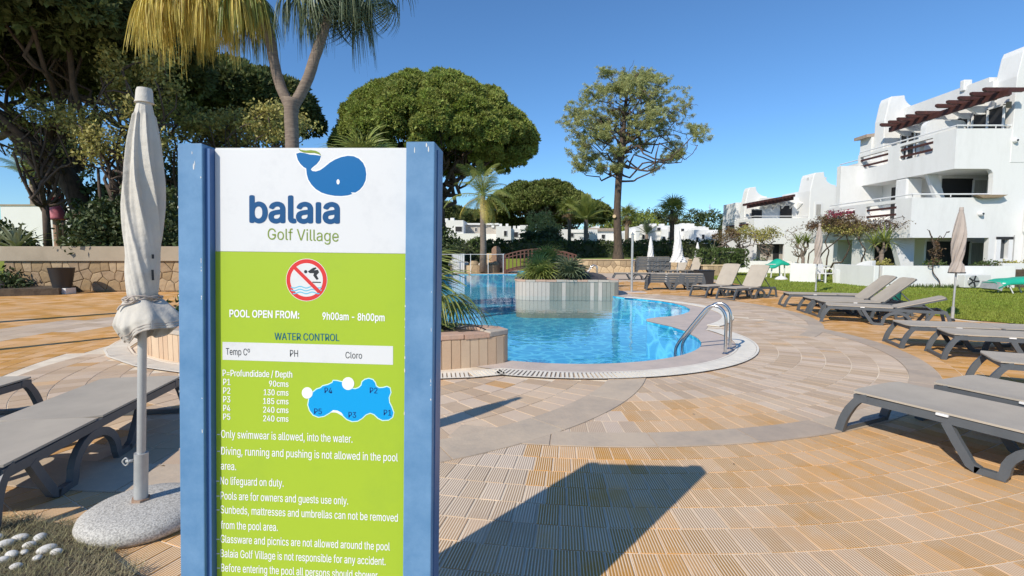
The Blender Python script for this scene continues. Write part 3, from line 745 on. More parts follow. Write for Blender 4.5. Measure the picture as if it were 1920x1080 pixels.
# second floor parapet, side facing the pool, with two slatted slots
def slot_wall(X, y0, y1, z0, z1, slotlist, name):
    hs_ = [rrect(a, b, c, d, .1, (1,1,1,1), 3) for a, b, c, d in slotlist]
    o = part(name, holed_wall([(y0,z0),(y1,z0),(y1,z1),(y0,z1)], hs_, X, X+.2, 'x'))
    for a, b, c, d in slotlist:
        for k in range(2):
            z = b+(d-b)*(.27+.46*k)
            part('slat', MB().box(X+.05, X+.13, a-.02, c+.02, z-.05, z+.05), 'beam')
    return o
def yat(px, X): return onX(px, 300, X).y
slot_wall(19.7, YC+.22, YB, 5.09, 6.85, [(yat(1748,19.7),6.0,yat(1686,19.7),6.72),(yat(1665,19.7),6.0,yat(1612,19.7),6.72)], 'parapet')
part('balcony_floor', MB().box(19.9, 28.5, YC+.22, YB, 5.09, 5.35), 'white')
# first floor parapet
part('parapet', MB().box(17.9, 21.46, YC, YC+.2, 2.03, 3.82).add([], []))
slot_wall(17.9, YC+.2, 28.9, 2.03, 3.82, [(yat(1686,17.9),2.95,yat(1628,17.9),3.66),(yat(1608,17.9),2.95,yat(1563,17.9),3.66)], 'parapet')
part('balcony_floor', MB().box(18.1, 21.5, YC+.2, 28.9, 2.03, 2.9), 'white')
# the body of the house behind the balconies
part('inner_wall', MB().box(20.9, 28.5, 25.0, 29.3, 2.9, 5.09), 'white')
part('inner_wall', MB().box(20.2, 28.5, 24.9, 29.3, -.4, 2.03), 'white')
part('party_wall', MB().box(18.5, 28.5, 28.9, 29.25, -.4, 6.2), 'white')
part('pillar', MB().box(19.72, 20.5, 25.6, 26.4, 2.9, 5.088), 'white', bevel=.08)
part('pillar', MB().box(17.95, 18.6, 26.0, 26.9, -.4, 2.028), 'white', bevel=.08)
sp_ = [(18.0,2.028),(19.0,2.028),(19.0,-.4),(18.75,-.4)]
part('slanted_piece', MB().prism(sp_, 24.0, 24.3, 'y'), 'white')  # slanted shape stands in for the diagonal of light and shadow inside
part('slanted_piece', MB().prism([(19.9,5.088),(20.4,5.088),(21.2,2.9),(20.9,2.9)], 24.6, 24.8, 'y'), 'white')
D = thing  # alias kept short
def bdoor(x0, x1, z0, z1, y, leaves=2, dark=.45): door_set(B, x0-19.7, x1-19.7, z0, z1, y-22.9, leaves, dark)
bdoor(20.95, 24.5, 2.95, 4.95, 25.0, 3, .42)
bdoor(20.3, 24.5, .05, 1.9, 24.9, 3, .5)
# side doors that face the pool
def sdoor(X, y0, y1, z0, z1): part('doorway', MB().box(X-.02, X-.004, y0, y1, z0, z1), 'dark')
sdoor(20.9, 26.6, 28.2, 2.95, 4.9); sdoor(20.2, 26.8, 28.6, -.1, 1.9)
# penthouse
part('penthouse_wall', MB().prism([(YC+.9, 5.35), (YB, 5.35), (YB, 9.2), (YC+.9, 9.2)], 22.0, 28.5, 'x'))
tower(B, 22.27-19.7, 28.8-19.7, -.02, 1.0, 5.36, 10.4, .1, .1)
T2 = tower(B, 21.1-19.7, 22.1-19.7, YB-.1-YC, YB+.7-YC, -.4, 10.1, .8, .65)
part('roof_parapet', MB().box(22.0, 28.5, 24.0, 29.2, 9.2, 9.42), 'white')
part('tower_fin', MB().box(21.9, 22.3, 25.2, 25.45, 9.2, 9.72), 'white', bevel=.04)
part('rounded_partition', MB().prism(rrect(20.0, 5.35, 22.0, 7.75, .35, (0,0,1,1)), 25.0, 25.3, 'y'), 'white')
for a, b in ((1880,1822),(1815,1770),(1716,1690)):
    y0, y1 = yat(a, 22), yat(b, 22); m = MB().box(21.93, 21.996, y0, y1, 6.3, 7.95); wv = part('window', m, 'dark')
    q = MB().box(21.88, 21.93, y0-.04, y0+.04, 6.3, 7.95).box(21.88,21.93,(y0+y1)/2-.04,(y0+y1)/2+.04,6.3,7.95).box(21.88,21.93,y1-.04,y1+.04,6.3,7.95).box(21.88,21.93,y0-.04,y1+.04,7.9,7.99)
    q.v = [bl(p) for p in q.v]; obj('window_frame', q, M['frame'], wv)
ps, pe = onX(1893,174,21.0), onX(1668,243,21.0)
part('pergola_beam', MB().box(20.95, 21.1, ps.y, pe.y, 8.02, 8.27), 'beam')
for k in range(11):
    yy = ps.y+.45+(pe.y-ps.y-.7)*k/10
    if abs(yy-25.15) < .3: continue
    m = MB().prism([(20.3,8.34),(20.42,8.27),(21.995,8.27),(21.995,8.44),(20.3,8.44)], yy-.07, yy+.07, 'y'); part('pergola_rafter', m, 'beam')
for k in range(7):
    yy = YC+1.15+(YB-YC-1.8)*k/6.3
    part('white_wedge', MB().prism([(21.1,8.02),(21.995,8.27),(21.995,7.75),(21.6,7.75)], yy-.06, yy+.06, 'y'), 'white')  # white wedges stand in for sunlit wall patches between the beams
rl = rail(B, [bl((28.4,YC+.08,7.0)), bl((19.78,YC+.08,7.0)), bl((19.78,YB,7.0))], .035)
rail(B, [bl((21.4,YC+.08,3.98)), bl((17.98,YC+.08,3.98)), bl((17.98,28.9,3.98))], .035)
def lamp_on_wall(x, z, r=.11):
    m = MB().lathe([(r*.4,0),(r,.02),(r,.10),(r*.7,.16),(r*.25,.17)], 14); m.v = [(p[0]+x-19.7, -p[2]-.001, p[1]+z) for p in m.v]; obj('wall_lamp', m, M['frame'], B, smooth=40)
    m = MB().lathe([(r*.35,0),(r*.35,.03)], 8); m.v = [(p[0]+x-19.7, -p[2]-.17, p[1]+z) for p in m.v]; obj('lamp_bulb', m, M['black'], B)
for px_, py_ in ((1901,264),(1837,401)): q = onY(px_, py_, YC); lamp_on_wall(q.x, q.z)
q = onY(1890,197,YC); obj('vent', MB().box(q.x-19.7-.12, q.x-19.7+.12, -.05, -.022, q.z-.14, q.z+.14), M['mortar'], B)
obj('stub_bracket', MB().prism([(.85,3.92),(2.25,3.92),(1.95,3.80),(1.15,3.78)], -.25, -.003, 'y'), M['mortar'], B)
# the lower return at the north end with its own slots and a tiled strip of roof
part('side_wing', MB().box(20.2, 22.9, 29.32, 31.5, -.4, 6.55), 'white')
part('side_wing', MB().box(20.9, 23.2, 30.02, 30.95, 6.55, 8.2), 'white')
part('roof_strip', MB().prism([(20.6,8.2),(23.2,8.5),(23.2,8.35),(20.6,8.02)], 30.0, 31.1, 'y'), 'tileroof')
for z_ in (5.85, 6.15): part('slat', MB().box(20.14, 20.196, 29.9, 31.2, z_-.07, z_+.05), 'beam')
part('doorway', MB().box(20.18,20.196,29.7,31.2,2.9,4.5), 'dark')
part('balcony_wall', MB().box(18.3,20.18,29.3,31.5,1.9,3.3), 'white')
rail(B, [bl((20.1,29.4,6.7)), bl((20.1,31.5,6.7))], .03)

# second white block, further along
B2 = thing('apartment_building', 'smaller white two storey block with dark pergola, beyond the large building', 'building', (17.9, 37.7, 0))
def p2(name, m, mt='white_far', bevel=0): m.v = [(a-17.9, b-37.7, c) for a, b, c in m.v]; return obj(name, m, M[mt], B2, bevel=bevel)
Y2 = 37.7
def o2(px, py, Y=Y2): return onY(px, py, Y)
gx0, gx1 = o2(1398, 470).x, o2(1443, 470).x
p2('front_wall', holed_wall([(17.9,-.3),(26.5,-.3),(26.5,3.85),(17.9,3.85)], [[(18.15,.75),(18.15,1.95),(20.2,1.95),(20.2,.75)], [(21.95,.3),(21.95,1.8),(22.5,1.8),(22.5,.3)]], Y2, Y2+.2, 'y'))
p2('recess_wall', MB().box(18.1, 26.5, Y2+.75, Y2+.9, -.3, 3.6), 'greige')  # greige puts the shade of the recess into the wall colour
p2('doorway', MB().box(19.75, 20.18, Y2+.7, Y2+.747, .3, 1.95), 'dark')
dd = p2('door', MB().box(21.95, 22.5, Y2+.04, Y2+.1, .3, 1.8), 'frame'); obj('pane', MB().box(21.95-17.9+.15, 22.5-17.9-.15, .01, .038, .6, 1.65), M['curtain'], dd)
p2('side_wall', holed_wall([(Y2+.2,-.3),(43.4,-.3),(43.4,3.85),(Y2+.2,3.85)], [rrect(38.6,3.0,40.3,3.65,.08,(1,1,1,1),2), rrect(41.0,3.0,42.7,3.65,.08,(1,1,1,1),2)], 17.9, 18.1, 'x'))
for a, b in ((38.6,40.3),(41,42.7)):
    for z_ in (3.17, 3.46): p2('slat', MB().box(17.92,18.05,a-.02,b+.02,z_-.06,z_+.06), 'beam')
p2('terrace_floor', MB().box(18.1, 26.5, Y2+.2, 43.4, 3.3, 3.5))
px0 = o2(1425,400).x
p2('penthouse_wall', MB().box(19.2, 26.5, 39.2, 43.4, 3.5, 5.5))
p2('side_annex', MB().box(17.95, 19.0, 41.0, 43.4, 3.5, 5.3))
ta = tower(B2, .35, 1.1, 2.2, 3.0, 3.5, 6.35, .9, .75); ta.data.materials.clear(); ta.data.materials.append(M['white_far'])
tb = tower(B2, 4.1, 5.0, -.02, 1.6, -.3, 7.15, .9, .95); tb.data.materials.clear(); tb.data.materials.append(M['white_far'])
p2('upper_wall', MB().box(22.9, 27.2, Y2-.01, 43.4, 3.86, 6.15))
wv = p2('window', MB().box(o2(1527,390).x, o2(1541,390).x, Y2-.06, Y2-.012, 3.95, 5.0), 'frame'); obj('pane', MB().box(o2(1529.5,390).x-17.9, o2(1538,390).x-17.9, -.075, -.062, 4.05, 4.85), M['curtain'], wv)
p2('roof_strip', MB().prism([(Y2-.5,4.55),(Y2-.012,4.75),(Y2-.012,4.85),(Y2-.5,4.62)], 24.2, 26.2, 'x'), 'tileroof')
p2('roof_strip', MB().prism([(Y2-.4,5.2),(Y2-.012,5.35),(Y2-.012,5.45),(Y2-.4,5.27)], 24.6, 26.2, 'x'), 'tileroof')
for a, b, c, d in ((1409,1427,394,409),(1463,1483,386,412)):
    l0, r0 = o2(a, c, 39.2), o2(b, d, 39.2); wv = p2('window', MB().box(l0.x, r0.x, 39.1, 39.196, r0.z, l0.z), 'dark'); m = MB().box(l0.x-17.9-.05, r0.x-17.9+.05, 1.36, 1.398, l0.z, l0.z+.08); obj('window_frame', m, M['frame'], wv)
b0, b1 = o2(1401, 388, 38.4), o2(1487, 372, 38.4)
p2('pergola_beam', MB().obox(((b0.x+b1.x)/2, 38.4, (b0.z+b1.z)/2), ((b1.x-b0.x)/2, 0, (b1.z-b0.z)/2), (0,.08,0), (0,0,.12)), 'beam')
for k in range(12):
    t = (k+.3)/12; x = b0.x+(b1.x-b0.x)*t; z = b0.z+(b1.z-b0.z)*t+.2
    p2('pergola_rafter', MB().box(x-.08, x+.08, 37.9, 39.19, z-.08, z+.08), 'beam')
for k in range(5):
    x = 19.4+.62*k; p2('white_wedge', MB().prism([(38.5,5.0),(39.19,5.2),(39.19,4.6)], x-.05, x+.05, 'x'))
m = MB().tube([(0.05,.1,4.0),(4.0,.1,4.0)], .03, 5).tube([(0.05,.1,4.0),(.05,5.6,4.0)], .03, 5); obj('balcony_rail', m, M['frame'], B2)
def aircon(label, x, y, z, w=.85, h=.6, d=.32, rot=0):
    t = thing('air_conditioner', label, 'air conditioner', (x, y, z), rot)
    obj('casing', MB().box(-w/2, w/2, -d/2, d/2, .04, h), M['ac'], t, bevel=.015)
    m = MB().lathe([(h*.40,0),(h*.42,.012),(h*.40,.024)], 24); m.v = [(p[0]-w*.18, -d/2-p[2]-.002, p[1]+h/2+.02) for p in m.v]; obj('fan_grille', m, M['pole'], t)
    for k in range(5):
        a = k*2*PI/5; c = (-w*.18+.12*math.cos(a), -d/2-.03, h/2+.02+.12*math.sin(a)); obj('fan_blade', MB().obox(c, (.10*math.cos(a), 0, .10*math.sin(a)), (-.03*math.sin(a), 0, .03*math.cos(a)), (0,.003,0)), M['black'], t)
    obj('foot', MB().box(-w/2+.05, -w/2+.12, -d/2, d/2, 0, .04), M['black'], t); obj('foot', MB().box(w/2-.12, w/2-.05, -d/2, d/2, 0, .04), M['black'], t)
    return t
aircon('boxy white air conditioner on the roof edge of the smaller block', (o2(1540,340).x), Y2+.6, 6.15, 1.3, .75)

# low white garden walls in front of the flats
def gwall(label, pts_px, top_px, extra=None, Y=None, th_=.18):
    a, b = G(*pts_px[0]), G(*pts_px[1]); a.z = b.z = 0
    return a, b
def low_wall(label, a, b, h0, h1, th_=.18, swoop=0, ends=True, z0=-.1):
    a, b = Vector((a[0], a[1], 0)), Vector((b[0], b[1], 0)); L = (b-a).length; t = (b-a)/L
    w = thing('garden_wall', label, 'wall', a, math.atan2(t.y, t.x))
    prof = [(0, z0), (L, z0), (L, h1)]
    if swoop:
        for i in range(1, 8): s = i/7; prof.append((L-swoop*math.sin(s*PI/2)*1.0, h1-(h1-h0)*(1-math.cos(s*PI/2))))
    prof.append((0, h0))
    obj('wall_body', MB().prism(prof, 0, th_, 'y'), M['white'], w, bevel=.02); return w
wA0, wA1 = G(1501,529), G(1539,528)
low_wall('white garden wall stub left of the plastic chair', (13.0,23.7), (13.72,22.9), .86, .86, .3)
low_wall('white garden wall sweeping up at its right end beside the plastic chair', (14.25,22.3), (14.62,20.6), .62, 1.05, .2, .9)
low_wall('long white garden wall in front of the large building', (14.6,19.95), (19.2,19.3), .86, .86, .25)
low_wall('white garden wall in front of the smaller block behind the green covered table', (14.75,33.6), (17.9,31.8), .78, .78, .25)
low_wall('short white end wall closing the garden of the large building', (14.5,20.0), (14.5,22.5), .86, .86, .2)
struct('garden_bed', MB().prism([(14.8,20.2),(22.5,19.55),(22.5,22.88),(14.8,22.88)], -.2, .72), M['soil'])
wp_ = thing('planter_wall', 'white raised flower bed wall below the small window of the large building', 'wall', (19.3, 19.6, 0))
obj('wall_body', MB().box(0, 6, .3, .55, -.1, .95), M['white'], wp_, bevel=.02)
aircon('white air conditioner with round fan at the foot of the large building', 17.55, 19.22, .02, .98, .52)
# ---------------------------------------------------------------- sun loungers
def side_frame_mb(y):
    m = MB()
    m.bar([(.0,y,.30),(.5,y,.305),(1.2,y,.305),(1.88,y,.30)], .035, .055)
    m.bar(ipath([(.10,y,.318),(.035,y,.29),(-.03,y,.20),(-.075,y,.10),(-.10,y,.0)], 3), .04, [.05,.055,.055,.055,.055,.055,.06,.06,.06,.06,.06,.06,.065])
    for s, o_ in ((1, 0), (-1, 2.28)):
        f = lambda x: o_+s*x
        m.bar([(f(.60),y,.285),(f(.66),y,.18),(f(.745),y,.045),(f(.79),y,.022)], .038, .055)
        m.bar([(f(.77),y,.022),(f(.93),y,.022)], .038, .044)
    arcp = [(.90,y,.01)]+[(1.14-.22*math.cos(math.radians(a)), y, .055+.20*math.sin(math.radians(a))) for a in range(0, 181, 15)]+[(1.38,y,.01)]
    m.bar(arcp, .04, .055)
    m.bar(ipath([(1.80,y,.318),(1.86,y,.29),(1.91,y,.19),(1.95,y,.0)], 3), .038, .052)
    return m
SF = [side_frame_mb(y).mesh('side_frame') for y in (-.30, .30)]
SLING = MB()
def sling_mesh(x0, x1, wd=.315):
    m = MB(); n_ = 8; k_ = 6
    for i in range(n_+1):
        for j in range(k_+1):
            u, v = i/n_, j/k_*2-1; x = x0+(x1-x0)*u; z = .352-.016*(1-v*v)*math.sin(PI*min(1, max(0, u)))**.5
            r = 0
            if abs(v) == 1 and i in (0, n_): r = .03
            m.v.append((x+(r if i == 0 else -r if i == n_ else 0), v*wd, z))
    o = len(m.v); m.v += [(x, y, z-.014) for x, y, z in m.v]
    for i in range(n_):
        for j in range(k_):
            a = i*(k_+1)+j; b = a+k_+1; m.f.append((a, b, b+1, a+1)); m.f.append((o+a, o+a+1, o+b+1, o+b))
    ed = [i for i in range(k_+1)]+[(i*(k_+1)+k_) for i in range(1, n_+1)]+[n_*(k_+1)+j for j in range(k_-1, -1, -1)]+[i*(k_+1) for i in range(n_-1, 0, -1)]
    for q in range(len(ed)): a, b = ed[q], ed[(q+1) % len(ed)]; m.f.append((a, b, o+b, o+a))
    return m
SEAT = sling_mesh(-.03, 1.10).mesh('seat'); 
BACKM = sling_mesh(1.105, 1.90); BACKM.v = [(x-1.10, y, z-.345) for x, y, z in BACKM.v]; BACK = BACKM.mesh('backrest')
bfm = MB().bar([(0,-.29,-.02),(.79,-.29,-.02)], .03, .03).bar([(0,.29,-.02),(.79,.29,-.02)], .03, .03).bar([(.78,-.3,-.02),(.78,.3,-.02)], .03, .03, (1,0,0)); BFR = bfm.mesh('backrest_frame')
FEND = MB().bar([(.06,-.3,.30),(.06,.3,.30)], .06, .05, (1,0,0)).bar([(-.09,-.3,.02),(-.09,.3,.02)], .045, .035, (1,0,0)).mesh('foot_bar')
XB = MB().bar([(.60,-.3,.29),(.60,.3,.29)], .05, .04, (1,0,0)).mesh('cross_bar')
XB2 = MB().bar([(1.86,-.3,.295),(1.86,.3,.295)], .05, .04, (1,0,0)).mesh('cross_bar')
PEG = MB().box(.55,.62,-.335,-.318,.326,.341).mesh('hinge_clip')
PEG.materials.append(M['plastic_white'])
for me in (SEAT, BACK): me.materials.append(M['sling'])
for me in SF+[BFR, FEND, XB, XB2]: me.materials.append(M['resin'])
LGR = 'sun loungers round the pool'
def lounger(label, x, y, deg, back=0, z=0, lying=True, group=LGR):
    t = thing('sun_lounger', label, 'sun lounger', (x, y, z), math.radians(deg), group)
    for me in SF: obj('side_frame', me, None, t)
    obj('foot_bar', FEND, None, t); obj('cross_bar', XB, None, t); obj('cross_bar', XB2, None, t)
    obj('seat', SEAT, None, t, smooth=35); b = obj('backrest', BACK, None, t, (1.10, 0, .345), (0, -math.radians(back), 0), smooth=35)
    obj('backrest_frame', BFR, None, b); obj('hinge_clip', PEG, None, t)
    if back > 5:
        s = MB(); e = Vector((1.10+.42*math.cos(math.radians(back)), 0, .33+.42*math.sin(math.radians(back))))
        for yy in (-.24, .24): s.bar([(1.10+.62, yy, .30), (e.x, yy, e.z)], .02, .02)
        obj('backrest_strut', s, M['resin'], t)
    return t
lounger('nearest flat lounger at the right, its grey legs in full view on orange paving', 2.97, 4.05, -64)
lounger('flat lounger just behind the nearest one at the right, mostly cut off', 3.83, 4.30, -67)
lounger('lounger with its rounded foot end between two flat pairs at the right', 5.02, 5.25, -29)
lounger('flat lounger at right whose open foot frame stands nearest the curved grey band', 5.98, 6.93, -23)
lounger('flat lounger at right, farther one of the pair with touching foot frames', 5.98, 7.72, -17)
lounger('lounger beside the dusty lawn parasol with its headrest barely raised', 6.58, 10.52, -31, 17)
lounger('near one of the two raised back loungers side by side at the lawn edge', 6.86, 11.25, -13, 41)
lounger('far one of the two raised back loungers side by side at the lawn edge', 7.0, 11.97, -13, 42)
lounger('flat lounger behind the raised pair, in front of the thin parasol on the lawn', 7.2, 13.25, -16)
lounger('lounger with steep back next to the lawn, right one of two by the hedge planter', 6.42, 15.05, 30, 56)
lounger('lounger with steep back, left one of two by the hedge planter', 5.92, 15.9, 30, 58)
lounger('flat lounger under the closed parasol at the left, dark frame throwing a wide shadow', -3.22, 4.33, -81)
lounger('flat lounger cut off by the left edge, beyond the left parasol', -4.52, 4.33, -84)
for k in range(4):
    lounger(['bottom lounger of the low stack by the black box','second lounger from the bottom of the low stack by the black box','third lounger of the low stack by the black box','top lounger of the low stack by the black box'][k], 5.12+.01*k, 19.0, -9, z=.085*k, group='low stack of loungers')
for k in range(9):
    lounger('stacked lounger in the tall pile beside the yellow wall, %s' % ['at the very bottom','one up from the bottom','third from the bottom','fourth from the bottom','in the exact middle','fourth from the top','third from the top','just under the top','topmost'][k], 7.75+.012*(k % 3), 31.4, -4+(k % 3), z=.09*k, group='tall pile of loungers')
lounger('single flat lounger left of the low stack, left of the steel shower foot', 5.15, 25.4, -6)
lounger('flat lounger behind the low stack, touching the single one left of it', 7.1, 25.2, -6)
for (x, y), l in (((8.75, 28.6), 'left of three grey loungers with raised backs beyond the stack'), ((9.55, 28.6), 'middle of three grey loungers with raised backs beyond the stack'), ((10.25, 28.5), 'right of three grey loungers with raised backs beyond the stack, nearest the hedge')):
    lounger(l, x, y, 32, 62)

# ---------------------------------------------------------------- closed parasols
def parasol(label, x, y, top, prof, canopy, basekind='round', lean=0, zb=0, pole_r=.019, twist=2.2, n=96, seed=1, trim=None, group='closed parasols', swell=.15):
    rr = random.Random(seed); t = thing('closed_parasol', label, 'parasol', (x, y, zb), 0, group)
    sh = lambda p: (p[0]+lean*p[2], p[1], p[2])
    ph = rr.uniform(0, 6)
    P = [(r, z) for r, z in prof]; Q = []
    for (r0, z0), (r1, z1) in zip(P[:-1], P[1:]):
        for k in range(14 if n > 200 else 5): k_ = k/(14 if n > 200 else 5); Q.append((r0+(r1-r0)*k_, z0+(z1-z0)*k_))
    Q.append(P[-1]); zt, zl = Q[0][1], Q[-1][1]
    def f(r, z, a):
        u = (zt-z)/(zt-zl); aa = a+ph+twist*u*u*.9
        sw = (aa*4/PI) % 1; sm = .5+.5*math.cos(PI*(sw-.74)/.26) if sw > .74 else sw/.74; dec = 1 if n < 200 else max(.12, min(1, 1-1.1*(u-.38)/.4)); fold = (sm**1.8)*.9*dec + .10*math.sin(aa*9+u*4)*dec + .05*math.sin(aa*13+u*11)
        amp = 1 if u > .06 else .2
        flare = 1+(.22*max(0, math.cos(a-.3))*(1 if u > .86 and n < 200 else 0))
        return r*(1-.15*amp+amp*swell*(fold*1.7-.15))*flare
    m = MB().lathe(Q, n, (0, 0), f); m.v = [sh(p) for p in m.v]
    c = obj('canopy', m, canopy, t, smooth=50)
    m = MB().lathe([(.02,top),(.032,top),(.036,top-.012),(.039,top-.06),(.044,top-.072),(.02,top-.073)], 20); m.v = [sh(p) for p in m.v]; obj('cap', m, canopy, t, smooth=40)
    m = MB().tube([sh((0,0,z)) for z in (.05, .6, 1.2, top-.1)], pole_r, 12); obj('pole', m, M['pole'], t, smooth=40)
    m = MB().tube([sh((0,0,z)) for z in (.06, .30)], pole_r*1.6, 14); sl = obj('pole_sleeve', m, M['pole'], t, smooth=40)
    tz = 0
    for r, z in prof:
        if r < 0: tz = z
    if trim:
        z0 = prof[-1][1]; m = MB().lathe([(prof[-1][0]*1.28, z0+.012),(prof[-1][0]*1.30, z0-.012)], n, (0, 0), lambda r, z, a: f(prof[-1][0], z0, a)*(1.03 if z > z0 else 1.05), cap=False); m.v = [sh(p) for p in m.v]; obj('hem_band', m, trim, t)
    return t, sh
PROF_L = [(.030,2.335),(.042,2.28),(.066,2.12),(.083,1.95),(.095,1.78),(.099,1.60),(.094,1.42),(.086,1.30),(.078,1.255),(.070,1.22),(.03,1.20)]
q = G(262, 940, .10)
KZ = onY(272, 166, q.y).z/2.40; PROF_L = [(r*.94, z*KZ) for r, z in PROF_L]
UL, sh = parasol('tall closed off white parasol on a round granite base at the left', q.x, q.y, 2.40*KZ, PROF_L, M['canopy'], lean=.062, pole_r=.0205, seed=4, n=360, twist=-2.4, swell=.25)
m = MB().lathe([(.275,0),(.292,.02),(.296,.045),(.285,.07),(.25,.092),(.19,.102),(.05,.108),(.0,.108)], 48); m.v = [(p[0]+.03, p[1]-.01, p[2]) for p in m.v]
obj('base', m, M['granite'], UL, smooth=60)
m = MB().tube([sh((0,0,.10)), sh((0,0,.122))], .045, 6); obj('collar', m, M['rust'], UL)
m = MB().tube([sh((0,0,.10)), sh((0,0,.37))], .033, 16); obj('pole_sleeve', m, M['pole'], UL, smooth=40)
m = MB().tube([sh((-.028,-.02,.335)), sh((-.06,-.03,.335))], .008, 8).tube(ipath([sh((-.06,-.03,.355)), sh((-.078,-.03,.335)), sh((-.06,-.03,.312)), sh((-.045,-.03,.335)), sh((-.06,-.03,.355))], 4), .004, 5); obj('clamp_screw', m, M['pole'], UL, smooth=True)
m = MB()
for k in range(3):
    pts = [sh((.084*(1+.05*math.sin(a*3+k))*math.cos(a), (.084)*math.sin(a), 1.262*KZ+.012*math.sin(a*2+k*2)+.007*k)) for a in [2*PI*i/40 for i in range(41)]]; m.tube(pts, .0045, 5)
m.tube(ipath([sh((-.02,-.088,1.265*KZ)), sh((.01,-.095,1.285*KZ)), sh((.03,-.095,1.27*KZ)), sh((.0,-.09,1.25*KZ)), sh((-.04,-.095,1.24*KZ)), sh((-.055,-.10,1.215*KZ))], 4), .005, 5)
obj('tie_cord', m, M['canopy_dusty'], UL, smooth=True)
for z_, h_ in ((1.50, .018), (1.40, .045)): p_ = sh((.084, -.046, z_*KZ)); obj('buckle', MB().obox(p_, (.003,.004,0), (.003,-.003,0), (0,0,h_*.6)), M['black'], UL)
# the loose hem below the cord, gathered and swung out to the right
hem = MB(); NA, NZ = 160, 22
for i in range(NZ+1):
    v = i/NZ; z = 1.262*KZ-.215*v
    for k in range(NA):
        a = 2*PI*k/NA; side = max(0, math.cos(a+.25))**1.5; r = .078+.048*math.sin(min(1, v*1.25)*PI/2)-.055*max(0, v-.6)/.4*(1-side*.9)+.085*side*v**.8
        r *= 1+.07*math.sin(a*7+v*2)*v+.04*math.sin(a*15)*v; hem.v.append(sh((r*math.cos(a), r*math.sin(a), z+.085*side*v+.01*math.sin(a*5))))
for i in range(NZ):
    for k in range(NA): k2 = (k+1) % NA; hem.f.append((i*NA+k, i*NA+k2, (i+1)*NA+k2, (i+1)*NA+k))
fl = obj('canopy_hem', hem, M['canopy'], UL, smooth=True); sd = fl.modifiers.new('s', 'SOLIDIFY'); sd.thickness = .004
for q in range(3):
    pts = []
    for k in range(49):
        a = 2*PI*k/48; side = max(0, math.cos(a+.25))**1.5; v = .80+.09*q; r = .078+.048*math.sin(min(1, v*1.25)*PI/2)-.055*max(0, v-.6)/.4*(1-side*.9)+.085*side*v**.8; r *= 1+.07*math.sin(a*7+v*2)*v+.04*math.sin(a*15)*v; pts.append(sh(((r+.001)*math.cos(a), (r+.001)*math.sin(a), 1.262*KZ-.215*v+.085*side*v+.01*math.sin(a*5))))
    obj('hem_seam', MB().tube(pts, .0022, 4, cap=False), M['canopy_dusty'], UL)
PF = [(.03,2.28),(.05,2.2),(.085,2.0),(.115,1.78),(.12,1.6),(.105,1.38),(.085,1.22),(.10,1.16),(.125,1.05),(.13,1.0)]
def spike(t):
    obj('ground_spike', MB().lathe([(.05,0),(.05,.03),(.03,.05)], 10), M['black'], t)
def rbase(t): obj('base', MB().lathe([(.25,0),(.26,.04),(.2,.07),(.03,.08)], 20), M['granite'], t, smooth=50)
q = G(1785, 602); u1, _ = parasol('closed dusty beige parasol with dark hem at the lawn edge, right side', q.x, q.y, 2.33, PF, M['canopy_dusty'], lean=.02, seed=9, trim=M['black']); spike(u1)
q = G(1529, 549); u2, _ = parasol('closed pale pink beige parasol on the lawn before the flats, thin pole', q.x, q.y, 2.38, PF, M['canopy_dusty'], lean=.02, seed=12); spike(u2)
PW = [(.03,2.3),(.06,2.2),(.10,2.0),(.14,1.7),(.17,1.4),(.2,1.15),(.26,.95),(.28,.85)]
u3, _ = parasol('tall closed white parasol above the three raised loungers', 7.83, 24, 2.52, [(r*1.3, z*1.06) for r, z in PW], M['canopy_white'], seed=2, n=32); rbase(u3)
u4, _ = parasol('closed white parasol standing behind the tall pile of loungers', 8.72, 31.95, 2.35, PW, M['canopy_white'], seed=3, n=32); rbase(u4)
u5, _ = parasol('short closed white parasol between the hedge and the raised loungers', 11.9, 32.6, 1.98, [(r, z*.84) for r, z in PW], M['canopy_white'], seed=5, n=32); rbase(u5)

# ---------------------------------------------------------------- pool ladder, shower, far ladder
def ladder(label, x, y, ang, sep, name='pool_ladder', sc=1.0):
    t = thing(name, label, 'pool ladder', (x, y, 0), ang)
    prof = [(0,0.0),(0,.25),(0,.46),(.02,.57),(.075,.645),(.16,.675),(.245,.645),(.32,.56),(.45,.38),(.60,.165),(.665,.05),(.685,-.06),(.69,-.3),(.69,-.95)]
    for s in (-.5, .5):
        h = obj('handrail', MB().tube(ipath([(p[0]*sc, s*sep, p[1]*sc) for p in prof], 5), .0215*sc, 12), M['steel'], t, smooth=60)
        obj('flange', MB().lathe([(.045,.003),(.045,.014),(.03,.022),(.024,.03)], 16, (0, s*sep)), M['steel'], t, smooth=40)
    for z in (-.2, -.45, -.7): obj('tread', MB().box(.66*sc, .74*sc, -sep/2+.02, sep/2-.02, z, z+.025), M['steel'], t)
    return t
ladder('steel pool ladder with two curved handrails on the near pool edge', 3.10, 7.20, math.atan2(1.35, -2.2), .42)
ladder('small pool ladder at the far right edge of the pool behind the planter island', 4.6, 27.4, PI, .4)
t = thing('pool_shower', 'thin steel shower post on a pale slab behind the pool corner', 'shower', (4.18, 17.65, 0))
obj('base_slab', MB().box(-.62, .45, -.3, .4, -.01, .025), M['apron'], t, bevel=.006)
obj('post', MB().tube([(0,0,.02),(0,0,2.02)], .042, 14), M['pole'], t, smooth=40)
obj('shower_arm', MB().tube(ipath([(0,0,1.98),(.0,-.02,2.05),(-.02,-.09,2.07),(-.03,-.16,2.04)], 4), .02, 8), M['steel'], t, smooth=True)
obj('shower_head', MB().lathe([(.03,2.03),(.07,2.01),(.07,2.0)], 14, (-.03,-.17)), M['steel'], t)
obj('tap', MB().tube([(.03,0,1.1),(.09,0,1.1)], .018, 8), M['steel'], t)

